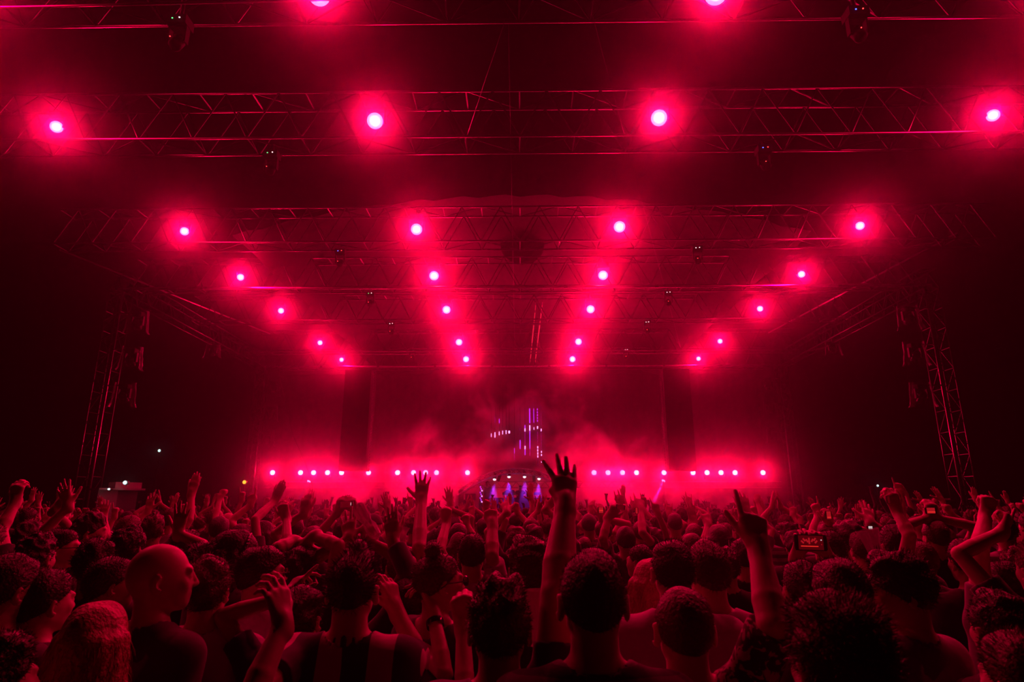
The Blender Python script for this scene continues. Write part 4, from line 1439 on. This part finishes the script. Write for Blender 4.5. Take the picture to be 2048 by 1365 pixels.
guy('man with glasses in pale T-shirt looking right, behind the raised hands', 528, 1092, Y=2.95, hair='short', shirt='pale', yaw=-25, hyaw=-30, hm=0, extra=[GL], skin=1)
guy('dark haired person with both hands laid on the head, elbows wide', 604, 1092, Y=3.2, hair='messy', shirt='dark', hm=0, skin=1,
    arms={'R': dict(w=(628, 1073, 3.3), e=(676, 1092, 3.2), t=(605, 1085, 3.3), p='flat', n=(-.3, 0, -1)), 'L': dict(w=(590, 1083, 3.3), e=(556, 1098, 3.2), t=(606, 1088, 3.3), p='flat', n=(.3, 0, -1))})
guy('person in a long dark sleeve, flat hand held up beside the tufted man', 822, 1150, Y=2.95, hair='short', shirt='dark', hm=0, sleeves=1.85,
    arms={'L': dict(w=(786, 1082, 3.05), e=(828, 1168, 2.95), t=(779, 1010, 3.1), p='flat')})
guy('short haired person whose bare arm with five spread fingers rises highest on the left', 806, 1095, Y=3.5, hair='buzz', shirt='dark', arm_w=1.1, skin=1,
    arms={'R': dict(w=(843, 1002, 3.75), e=(838, 1096, 3.5), t=(845, 955, 3.8), p='open')})
guy('person raising a clenched fist left of the booth, pale sleeve', 945, 1067, Y=3.9, hair='short', shirt='pale', arm_w=1.1, sleeves=.8,
    arms={'R': dict(w=(985, 1050, 3.95), e=(984, 1112, 3.8), t=(981, 1022, 4), p='fist')})
guy('person behind the tufted man, both hands up, one holding a bottle', 716, 1110, Y=3.2, hair='short', shirt='dark', hm=0,
    arms={'L': dict(w=(698, 1080, 3.3), t=(697, 1040, 3.35), p='open'), 'R': dict(w=(737, 1085, 3.3), t=(736, 1055, 3.35), p='grip')})
guy('curly haired head at the left, behind the lit ear', 82, 1060, Y=3.5, hair='curly', shirt='dark', hm=0)
guy('man with glasses looking right, far left', 130, 1056, Y=4.0, hair='flat', shirt='dark', yaw=-30, hyaw=-35, extra=[GL], skin=1)
guy('dark messy haired person above the bald man, on the left', 200, 1074, Y=3.3, hair='messy', shirt='dark', hm=0)
guy('bushy haired person in dotted shirt above the bald man', 262, 1049, Y=3.6, hair='curly', shirt='patterned', hm=0)
guy('man with lit face in profile at the left, curly hair', 188, 1021, w=48, hair='curly', shirt='dark', yaw=-30, hyaw=-30, hm=0, skin=1,
    arms={'L': dict(w=(137, 1013), t=(126, 975), p='open')})
guy('person at the left edge stretching an arm up to a curled hand', -18, 1045, Y=3.9, hair='short', shirt='dark', skin=1,
    arms={'R': dict(w=(31, 1004, 4.1), e=(2, 1062, 4.0), t=(36, 968, 4.1), p='grip')})
guy('person with curly top, arm reaching across to the left kiosk', 62, 1040, Y=5.0, hair='curly', shirt='dark',
    arms={'R': dict(w=(108, 1022, 5.1), t=(120, 1010, 5.1), p='relaxed')})
guy('person whose large dark open hand is raised above the bald man', 345, 1092, Y=3.7, hair='short', shirt='dark', hm=0,
    arms={'R': dict(w=(356, 1068, 3.8), t=(362, 1030, 3.8), p='open')})
guy('short haired dark head turned slightly right, above the man with tousled hair', 376, 1060, Y=4.3, hair='short', shirt='dark', yaw=-20, hm=0)
guy('dark round head between the bald man and the headband woman', 408, 1082, Y=3.4, hair='messy', shirt='dark', hm=0, fem=True)
guy('round headed person left of the headband woman, further back', 442, 1033, w=36, hair='short', shirt='dark', hm=0)
guy('person stretching a long arm up right to a pointing hand near the yellow lamp', 486, 1048, Y=5.2, hair='short', shirt='dark',
    arms={'R': dict(w=(549, 1003, 5.6), e=(510, 1040, 5.3), t=(561, 978, 5.6), p='flat')})
guy('person with rounded haircut left of the raised forearm', 530, 1042, w=40, hair='bob', shirt='dark', fem=True, yaw=-15)
guy('person holding a forearm straight up with closed hand', 561, 1092, Y=4.2, hair='messy', shirt='dark', skin=1,
    arms={'R': dict(w=(573, 1036, 4.4), e=(574, 1095, 4.2), t=(565, 1012, 4.4), p='grip')})
guy('dark round head right of the raised forearm', 592, 1034, w=35, hair='short', shirt='dark', hm=0)
guy('person reaching up with a dark hand in front of the stage smoke', 628, 1052, Y=5.0, hair='short', shirt='dark',
    arms={'L': dict(w=(609, 1026, 5.1), t=(612, 998, 5.1), p='relaxed')})
guy('shaved head right of the laid hands', 656, 1065, w=36, hair='buzz', shirt='dark')
guy('person holding a phone sideways with both hands below the left lamps', 692, 1034, Y=5.2, hair='short', shirt='dark',
    arms={'L': dict(w=(676, 1024, 5.5), t=(681, 1010, 5.5), p='grip', hint=(-1, -.2, -1)), 'R': dict(w=(710, 1024, 5.5), t=(704, 1009, 5.5), p='grip', hint=(1, -.2, -1))})
guy('person with cap behind the plastic bottle', 748, 1030, w=36, hair='cap', shirt='dark')
guy('person with shaved head under the spread hand', 840, 1092, Y=4.6, hair='buzz', shirt='dark')
guy('person with rounded short hair in front of the booth left end', 917, 1047, w=38, hair='short', shirt='dark', hm=0)
guy('person with wavy hair just above the hair bun', 921, 1066, Y=4.9, hair='bob', shirt='dark', fem=True)
guy('person holding up a small camera in one fist', 868, 1080, Y=4.4, hair='short', shirt='dark',
    arms={'R': dict(w=(893, 1046, 4.5), e=(880, 1100, 4.3), t=(893, 1026, 4.5), p='fist')})
guy('person showing two fingers as a peace sign', 908, 1034, Y=7.2, hair='short', shirt='dark', arms={'R': dict(w=(902, 1019, 7.3), t=(901, 996, 7.4), p='peace')})
guy('person under the violet panel with raised pointing hand', 968, 1036, Y=7.4, hair='short', shirt='dark', arms={'R': dict(w=(973, 1020, 7.5), t=(973, 997, 7.5), p='point')})
guy('person with raised waving hand below the booth', 1032, 1050, Y=5.6, hair='messy', shirt='dark', arms={'L': dict(w=(1014, 1024, 5.8), t=(1006, 1000, 5.9), p='open')})
guy('round haired head below the booth', 1030, 1026, w=24, hair='short', shirt='dark', hm=0)
guy('person reaching out a bent hand to the right below the booth', 1062, 1036, Y=6.5, hair='short', shirt='dark', arms={'R': dict(w=(1092, 1018, 6.6), t=(1104, 1006, 6.6), p='open')})
guy('tousled head between the fist and the large raised arm', 1068, 1047, w=38, hair='messy', shirt='dark', hm=0)
guy('square headed person in ring striped T-shirt right of the large raised arm', 1177, 1028, w=30, hair='short', shirt='ring_stripes', hm=0)
guy('shaved round head just right of the large raised arm', 1169, 1075, w=33, hair='buzz', shirt='dark')
guy('dark haired person holding a phone high with a bare bent arm', 1250, 1052, Y=5.6, hair='short', shirt='grey', hm=0, sleeves=.7,
    arms={'L': dict(w=(1217, 1034, 5.2), e=(1206, 1078, 5.1), t=(1230, 1018, 5.2), p='grip')})
guy('bald head under the hand pointing up', 1281, 1043, w=36, hair='buzz', shirt='dark', skin=1,
    arms={'R': dict(w=(1281, 1018, 5.9), e=(1285, 1066, 5.7), t=(1275, 988, 6.0), p='point')})
guy('messy haired person with a hand raised diagonally right of the pointing hand', 1308, 1053, w=32, hair='messy', shirt='dark', hm=0,
    arms={'R': dict(w=(1314, 1020, 6.6), t=(1306, 996, 6.6), p='point')})
guy('man with dark square hair facing the stage, middle right', 1348, 1026, w=30, hair='flat', shirt='dark', hm=0)
guy('lightly shaved head left of the tall dark haired man', 1382, 1068, w=46, hair='buzz', shirt='dark')
guy('person showing half a face, dark swept hair, left of the broad pale shirt', 1279, 1089, w=50, hair='flat', shirt='dark', yaw=25, hyaw=20, hm=0, skin=1)
guy('bowed head with raised bare arm under the small pale kiosk', 1435, 1050, Y=5.0, hair='long', shirt='dark', fem=True, hm=0,
    arms={'L': dict(w=(1420, 1022, 5.6), t=(1411, 993, 5.7), p='horns', hint=(-1, 0, -1))})
guy('person with sparkling sunglasses pushed up, right of the pale T-shirt', 1482, 1077, w=50, hair='short', shirt='dark', hm=0, extra=[GH], skin=1)
guy('curly haired head just left of the raised arm with the finger', 1449, 1091, w=52, hair='curly', shirt='dark', hm=0)
guy('person with sparkling glasses on the head left of the large phone', 1588, 1062, w=40, hair='messy', shirt='dark', hm=0, extra=[GH])
guy('person holding the large phone sideways', 1655, 1062, Y=3.9, hair='short', shirt='dark', hm=0, skin=1,
    arms={'L': dict(w=(1592, 1112, 3.55), t=(1604, 1088, 3.5), p='grip', hint=(-1, -.5, -1)), 'R': dict(w=(1652, 1108, 3.55), t=(1640, 1082, 3.5), p='grip', hint=(1, -.5, -1))})
guy('man with thick rounded hair and lit collar stripe', 1698, 1038, w=48, hair='messy', shirt='patterned', yaw=-12, roll=-6, hm=0, skin=1, width=1.1)
guy('person with one raised open hand among the right part of the crowd', 1722, 1062, Y=4.4, hair='short', shirt='dark', arms={'R': dict(w=(1740, 1045, 4.6), t=(1734, 1008, 4.7), p='open')})
guy('dark rounded head above the man in profile', 1784, 1050, w=54, hair='short', shirt='dark', hm=0)
guy('bare headed man lifting a bent arm with a phone edge lit', 1836, 1084, w=58, hair='buzz', shirt='dark', skin=1,
    arms={'L': dict(w=(1795, 1024, 3.7), e=(1819, 1072, 3.6), t=(1783, 995, 3.7), p='grip')})
guy('person at the right raising a strong lit forearm', 2002, 1122, Y=3.1, hair='short', shirt='grey', arm_w=1.15, skin=1, hm=0,
    arms={'L': dict(w=(1971, 1032, 3.2), e=(1959, 1105, 3.05), t=(1976, 1010, 3.2), p='fist')})
guy('person beyond the right edge pointing one finger up', 2072, 1080, Y=2.8, hair='short', shirt='dark', skin=1, arm_w=.9,
    arms={'L': dict(w=(2004, 1066, 2.95), t=(2030, 1008, 3.0), p='point', n=(-.7, .5, 0))})
guy('curly head at the right edge', 2030, 1090, Y=3.4, hair='curly', shirt='dark', hm=1)
guy('dark head with raised shoulder left of the lit forearm', 1925, 1078, Y=3.6, hair='short', shirt='dark', hm=0)
guy('person with phone filming in front of the right kiosk', 1866, 1040, Y=5.0, hair='short', shirt='dark',
    arms={'L': dict(w=(1856, 1036, 5.0), t=(1860, 1020, 5), p='grip'), 'R': dict(w=(1872, 1036, 5.0), t=(1866, 1020, 5), p='grip')})

guy('person holding a small glowing phone right of the large raised arm', 1206, 1038, Y=6.5, hair='short', shirt='dark', arms={'R': dict(w=(1203, 1037, 6.45), t=(1202, 1020, 6.45), p='grip')})
guy('person holding a small upright phone above the large phone', 1652, 1046, Y=5.7, hair='short', shirt='dark', arms={'R': dict(w=(1659, 1050, 5.65), t=(1657, 1031, 5.65), p='grip')})
guy('person holding a clear cup between the flat hand and the spread fingers', 790, 1092, Y=4.3, hair='short', shirt='dark', arms={'R': dict(w=(803, 1098, 4.25), t=(801, 1078, 4.25), p='grip')})

# ------------------------------------------------------------------ the two performers in the booth
for u, v, nm, dr in ((1020, 971, 'performer with pale headphones bowed over the desk under the second spotlight', -8), (1040, 972, 'performer leaning to the right beside the one with headphones', 14)):
    tp = P(u, v, 30.9)
    ps = Person(tp.z - 1.3 if tp.z - 1.3 < 1.8 else 1.7, 1.0, False, 0, .2)
    ps.arm('L', (-.2, .38, 1.02), (-1, -.3, 0), pose='relaxed'); ps.arm('R', (.25, .36, 1.05), (1, -.3, 0), pose='relaxed')
    ms = person_meshes(ps, 'short', 'dark', .022, 1.5, 3)
    root = place(ms, Vector((tp.x, 30.9, 1.3)), math.pi + math.radians(dr))
    tag(root, nm, 'person')
    c = MB(); pr = None
    for k in range(9):
        a = math.pi * k / 8; p = Vector(ps.hp(math.cos(a) * .095, 0, -.01 + math.sin(a) * .125))
        if pr is not None: c.tube(pr, p, .012, 6)
        pr = p
    for sx in (-1, 1): c.box(Vector(ps.hp(sx * .095, 0, -.02)), (.03, .06, .07))
    c.build('headphones', M['white_board'], root)
tp = P(974, 978, 30.9)
ps = Person(1.72, 1.0, False, 0, .1); ms = person_meshes(ps, 'short', 'dark', .022, 1.5, 3)
tag(place(ms, Vector((tp.x, 31.1, 1.3)), math.pi + .4), 'crew member standing between the violet panel and the first spotlight', 'person')

# ------------------------------------------------------------------ phones, cups and bottles held up
def phone(u, v, Y, wpx, hpx, label, screen, tilt=0.0):
    p = P(u, v, Y); s = Y / 1240.0
    W, H = wpx * s, hpx * s
    root = thing('phone', p, label, 'phone')
    q = Quaternion((0, 1, 0), tilt)
    c = MB(); c.box((0, 0, 0), (W, .009, H), q)
    for sx in (-1, 1): c.box(q @ Vector((sx * W * .5, 0, 0)), (.008, .010, H * .86), q)
    c.build('case', M['gloss_black'], root)
    c = MB(); c.box((0, -.0055, 0), (W * .80, .002, H * .88), q); c.build('screen', screen, root)
    return root, W, H, q


scr = mat('phone screen dark', (0, 0, 0), .2, emit=(.14, .0, .004), strength=.5)
bar = mat('phone screen bar', (0, 0, 0), .2, emit=(1.0, .03, .02), strength=.9)
pix = mat('phone screen glow', (0, 0, 0), .2, emit=(.6, .01, .02), strength=.6)
dot = mat('phone screen button', (0, 0, 0), .2, emit=(.8, .6, .6), strength=.8)
root, W, H, q = phone(1621, 1086, 3.45, 58, 29, 'large phone held sideways, its screen showing the red stage', scr, .03)
c = MB(); c.box((-W * .06, -.008, -H * .22), (W * .56, .002, H * .05), q); c.build('picture_bar', bar, root)
for sx, sz, a in ((-.22, .18, .7), (-.13, .12, .6), (-.06, .2, 0), (-.06, .02, 0), (.04, .14, -.6), (.12, .2, -.7), (-.28, .05, .8), (.16, .05, -.8)):
    c = MB(); c.box((sx * W, -.008, sz * H), (W * .05, .002, H * .22), Quaternion((0, 1, 0), -a)); c.build('picture_beam', pix, root)
for sz, r, m_ in ((.16, .0035, dot), (-.12, .0025, pix)):
    c = MB(); c.lathe((W * .33, -.008, sz * H), [(r, 0), (r, .001)], 12, Quaternion((1, 0, 0), math.pi / 2)); c.build('button', m_, root)
root, W, H, q = phone(692, 1010, 5.42, 27, 13, 'dark phone held sideways below the left lamps', scr, -.04)
c = MB(); c.box((W * .36, -.008, H * .1), (W * .04, .002, H * .4), q); c.build('button', dot, root)
root, W, H, q = phone(1202, 1021, 6.4, 11, 12, 'small glowing phone right of the large raised arm', pix)
c = MB(); c.box((0, -.009, -H * .05), (W * .7, .002, H * .12), q); c.build('picture_bar', bar, root)
root, W, H, q = phone(1273, 1022, 5.8, 5, 12, 'narrow glowing phone beside the hand pointing up', pix)
root, W, H, q = phone(1241, 1015, 5.1, 16, 9, 'dark phone held high by a bent bare arm', scr, .15)
root, W, H, q = phone(1657, 1031, 5.6, 10, 16, 'small upright glowing phone above the large one', pix)
c = MB(); c.box((0, -.009, -H * .25), (W * .7, .002, H * .08), q); c.build('picture_bar', bar, root)
root, W, H, q = phone(1861, 1022, 4.9, 19, 12, 'glowing phone in front of the right kiosk', pix)
c = MB(); c.box((0, -.009, -H * .2), (W * .75, .002, H * .14), q); c.build('picture_bar', bar, root)
root, W, H, q = phone(1776, 1000, 3.65, 5, 15, 'phone seen edge on in the bent raised arm', scr)
root, W, H, q = phone(1740, 1056, 4.5, 9, 6, 'tiny phone with a pale lit screen above the plastic cup', dot)

# crumpled plastic bottle and cups
def crumple(name, p, R, prof, n, seed, label, cat, rot, group=None):
    r = random.Random(seed); vs = []; fs = []
    for j, (rad, h_) in enumerate(prof):
        for k in range(n):
            a = 2 * math.pi * k / n
            rr = rad * (1 + R * r.uniform(-1, 1))
            vs.append(rot @ Vector((math.cos(a) * rr, math.sin(a) * rr, h_ + R * .02 * r.uniform(-1, 1))))
    for j in range(len(prof) - 1):
        for k in range(n): fs.append((j * n + k, j * n + (k + 1) % n, (j + 1) * n + (k + 1) % n, (j + 1) * n + k))
    fs.append(tuple(range(n)))
    c = MB(); c.add(vs, fs)
    o = c.build(name, M['cup'], smooth=False); o.location = p
    return tag(o, label, cat, group)


M['cup'] = mat('clear crumpled cup', (.8, .78, .78), .12, alpha=.55, spec=.9)
crumple('plastic_bottle', P(734, 1044, 3.3), .13, [(.012, -.10), (.030, -.085), (.032, -.03), (.024, 0), (.034, .03), (.034, .08), (.026, .10)], 14, 3,
        'crumpled clear plastic bottle held up, tilted, above the tufted man', 'bottle', Quaternion((0, 1, 0), -.6))
crumple('plastic_cup', P(1743, 1084, 2.9), .10, [(.012, -.055), (.030, -.05), (.036, 0), (.044, .05)], 16, 5,
        'crumpled plastic cup held up beside the man in profile', 'cup', Quaternion((0, 1, 0), -.25))
crumple('plastic_cup', P(801, 1076, 4.2), .12, [(.026, -.06), (.030, -.02), (.036, .03), (.042, .07)], 16, 8,
        'clear plastic cup with liquid between the flat hand and the spread fingers', 'cup', Quaternion((0, 1, 0), .2))
crumple('plastic_cup', P(1077, 1232, 1.95), .03, [(.026, -.08), (.032, -.03), (.036, .03), (.042, .07)], 20, 9,
        'ribbed plastic cup between the curly haired man and the tall cropped man', 'cup', Quaternion((0, 1, 0), .0))

# ------------------------------------------------------------------ the rest of the crowd
def variant(i):
    r = random.Random(100 + i)
    poses = ['none', 'R:open', 'none', 'L:open', 'none', 'R:point', 'both', 'none', 'R:fist', 'none', 'L:relaxed', 'phone', 'none', 'R:horns', 'none', 'R:flat', 'both', 'none', 'L:point', 'none', 'R:open', 'none', 'L:fist', 'clap']
    hairs = ['short', 'messy', 'curly', 'short', 'long', 'flat', 'buzz', 'cap', 'short', 'bob', 'ponytail', 'short', 'bun', 'messy', 'buzz', 'curly', 'long', 'short', 'messy', 'flat', 'short', 'parted', 'bald', 'short']
    shirts = ['dark', 'pale', 'dark', 'grey', 'navy', 'dark', 'ring_stripes', 'dark']
    pose, hair, shirt = poses[i % 24], hairs[i % 24], shirts[(i * 3) % 8]
    fem = hair in ('long', 'bob', 'ponytail', 'bun', 'parted')
    ps = Person(1.66 if fem else 1.75, 1.0, fem, r.uniform(-.35, .35), r.uniform(-.1, .15), r.uniform(-.08, .08))
    k = ps.k
    def up(side, p, z=None):
        sx = -1 if side == 'L' else 1
        ps.arm(side, np.array((sx * r.uniform(.16, .38), r.uniform(.05, .28), z or r.uniform(1.72, 2.0))) * k, (sx, -.3, -.2), (sx * r.uniform(-.3, .1), r.uniform(0, .3), 1), (0, 1, 0), p)
    if ':' in pose: up(pose[0], pose[2:])
    elif pose == 'both': up('L', 'open'); up('R', 'open')
    elif pose == 'phone':
        ps.arm('L', np.array((-.09, .32, 1.74)) * k, (-1, -.3, -.6), (.3, .1, 1), (0, -1, 0), 'grip'); ps.arm('R', np.array((.09, .32, 1.74)) * k, (1, -.3, -.6), (-.3, .1, 1), (0, -1, 0), 'grip')
    elif pose == 'clap':
        ps.arm('L', np.array((-.05, .25, 1.86)) * k, (-1, -.3, -.3), (.1, .1, 1), (1, 0, 0), 'flat'); ps.arm('R', np.array((.05, .25, 1.86)) * k, (1, -.3, -.3), (-.1, .1, 1), (-1, 0, 0), 'flat')
    return ps, pose, hair, shirt, fem, r


POSE_W = {'none': 'arms down', 'R:open': 'right hand raised open', 'L:open': 'left hand raised open', 'R:point': 'right finger pointing up', 'both': 'both arms up', 'R:fist': 'right fist raised', 'L:relaxed': 'left arm loosely raised',
          'phone': 'both hands held up together', 'R:horns': 'two fingers of right hand up', 'R:flat': 'right hand raised flat', 'L:point': 'left finger pointing up', 'L:fist': 'left fist raised', 'clap': 'clapping overhead'}
HAIR_W = {'short': 'short dark hair', 'messy': 'messy hair', 'curly': 'curly hair', 'long': 'long hair', 'flat': 'cropped hair', 'buzz': 'shaved head', 'cap': 'cap', 'bob': 'bobbed hair', 'ponytail': 'ponytail', 'bun': 'hair bun', 'parted': 'straight long hair', 'bald': 'bald head'}
VAR = []
for i in range(24):
    ps, pose, hair, shirt, fem, r = variant(i)
    VAR.append((person_meshes(ps, hair, shirt, .0115, 1.3, i, i % 2, i % 3, hh=.010, n_strands=250 if hair != 'bald' else 0, strand=(.02, .003)), pose, hair, shirt, ps.H))

spots = []
taken = [(x, y) for x, y, _, _ in PEOPLE]


def free(x, y, d):
    return all((x - a) ** 2 + (y - b) ** 2 > d * d for a, b in taken[-400:] if abs(y - b) < d) and all((x - a) ** 2 + (y - b) ** 2 > d * d for a, b in taken if abs(y - b) < d)


rr = random.Random(5)
KEEP = [(1621, 3.6, 52), (1743, 3.0, 34), (734, 3.4, 26), (801, 4.3, 24), (692, 5.5, 30), (1861, 5.0, 26), (1202, 6.5, 16), (1657, 5.7, 14), (843, 3.9, 22), (981, 4.1, 20), (137, 4.6, 30), (1495, 3.5, 10)]
N_MID = 300 - len(PEOPLE)
tries = 0
while len(spots) < N_MID and tries < 40000:
    tries += 1
    y = 3.4 + (13.2 - 3.4) * rr.random() ** .75
    x = rr.uniform(-.86, .86) * y + (.0)
    if y < 5.0 and rr.random() < .5: continue
    d = .50 if y < 7 else .46
    if not free(x, y, d): continue
    H = rr.gauss(1.72, .075); H = min(max(H, 1.55), 1.86)
    u, v, _ = project((x, y, H))
    if not (-30 < u < 2078): continue
    # keep the view of the hands and heads one can tell apart
    if y < 6.5 and any(abs(u - a) < 24 and v - b < 30 and y < py for (_, py, a, b) in PEOPLE): continue
    if any(abs(u - a) < b + 95 / y and y < py + .3 for (a, py, b) in KEEP): continue
    spots.append((x, y, H)); taken.append((x, y))
spots.sort(key=lambda s: s[1])
labels = {}
LAND = [(-50, 'at the far left edge'), (90, 'left of the left kiosk'), (190, 'below the left kiosk'), (300, 'right of the left kiosk'), (420, 'left of the yellow lamp'), (520, 'below the yellow lamp'), (610, 'below the left violet beam'),
        (700, 'below the left column'), (800, 'right of the left column'), (885, 'left of the booth'), (960, 'below the left end of the booth'), (1040, 'below the booth'), (1130, 'by the large raised arm'), (1220, 'below the first lamps right of the booth'),
        (1330, 'below the right violet beam'), (1430, 'left of the raised finger arm'), (1530, 'below the right rear tower'), (1640, 'above the large phone'), (1750, 'below the right white light'), (1860, 'in front of the right kiosk'), (1960, 'below the right front tower'), (2100, 'at the far right edge')]
made = []
for i, (x, y, H) in enumerate(spots):
    vi = rr.randrange(24)
    if VAR[vi][1] == 'none' and rr.random() < .45: vi = rr.choice([1, 3, 5, 6, 8, 10, 11, 13, 15, 18, 20, 22, 23])
    if y < 5.5 and VAR[vi][1] != 'none' and rr.random() < .8: vi = rr.choice([0, 2, 4, 7, 9, 12, 14, 17, 19])
    if 165 < project((x, y, H))[0] < 295: vi = rr.choice([0, 2, 4, 7, 9, 12, 14, 17, 19])
    ms, pose, hair, shirt, vh = VAR[vi]
    root = place(ms, Vector((x, y, 0)), rr.gauss(0, .25))
    root.scale = (H / vh,) * 3
    u, v, _ = project((x, y, H))
    land = min(LAND, key=lambda q: abs(q[0] - u))[1]
    depth = 'near' if y < 5.5 else ('middle' if y < 8 else ('far' if y < 10.5 else 'farthest'))
    sh = {'dark': 'dark', 'pale': 'pale', 'grey': 'grey', 'navy': 'dark', 'ring_stripes': 'striped'}[shirt]
    made.append([root, sh, HAIR_W[hair], POSE_W[pose], depth, land, u, i])
byl = {}
for m_ in made:
    byl.setdefault((m_[1], m_[2], m_[3], m_[4], m_[5]), []).append(m_)
for key, lst in byl.items():
    lst.sort(key=lambda q: q[6])
    for n_, q in enumerate(lst):
        pre = '' if len(lst) == 1 else ('left one, ' if n_ == 0 else ('right one, ' if n_ == len(lst) - 1 else 'middle one, '))
        sh, hw, pw, dp, ld = key
        words = '%s%s shirt, %s, %s, %s, %s' % (pre, sh, hw, pw, dp, ld)
        q[0]['label'] = ' '.join(words.split()[:16])
        q[0]['category'] = 'person'
        q[0]['group'] = 'people standing in the crowd'

# far rows that nobody could count: one mesh
FV = []
for i in range(12):
    ps, pose, hair, shirt, fem, r = variant(i * 2 + (1 if i % 3 else 0))
    F = Field(); ps.body(F, hands=False, face=False)
    for side in 'LR':
        A = ps.arms[side]
        if A['lift'] > .2:
            hd = A['hd'] / np.linalg.norm(A['hd'])
            for t_ in (-.5, 0, .5): F.cone(A['wr'], A['wr'] + hd * .19 + np.array((t_ * .12, 0, 0)), .026, .013, .01)
    F.ell(ps.hp(0, -.015, .015), np.array((.09, .11, .11)), k=.01)
    F2 = Field(); ps.torso(F2, sleeves=.55)
    V1, Q1 = F.surface(.026); V2, Q2 = F2.surface(.034, .012)
    FV.append((np.concatenate([V1, V2]), np.concatenate([Q1, Q2 + len(V1)])))
VV = []; QQ = []; nv = 0
k_ = 0
far = []
for t_ in range(30000):
    y = rr.uniform(13.7, 25.0); x = rr.uniform(-.84, .84) * y
    if len(far) >= 430: break
    if any((x - a) ** 2 + (y - b) ** 2 < .30 for a, b in far): continue
    if 16.7 < y < 21 and 10.7 < abs(x) < 15.6: continue
    if 23.8 < y < 26 and 9.2 < x < 11.8: continue
    far.append((x, y))
    V, Q = FV[rr.randrange(12)]
    a = rr.gauss(0, .3); s_ = rr.gauss(.985, .04)
    Rm = np.array(Matrix.Rotation(a, 3, 'Z'))
    VV.append((V * s_) @ Rm.T + np.array((x, y, 0))); QQ.append(Q + nv); nv += len(V)
me = np_mesh('crowd', np.concatenate(VV), np.concatenate(QQ), SHIRTS['dark'])
cr = link_obj('crowd', me)
tag(cr, 'dense far rows of the crowd with raised arms, right before the stage', 'crowd', kind='stuff')
print('PEOPLE', len(PEOPLE), len(spots), len(far), tries)
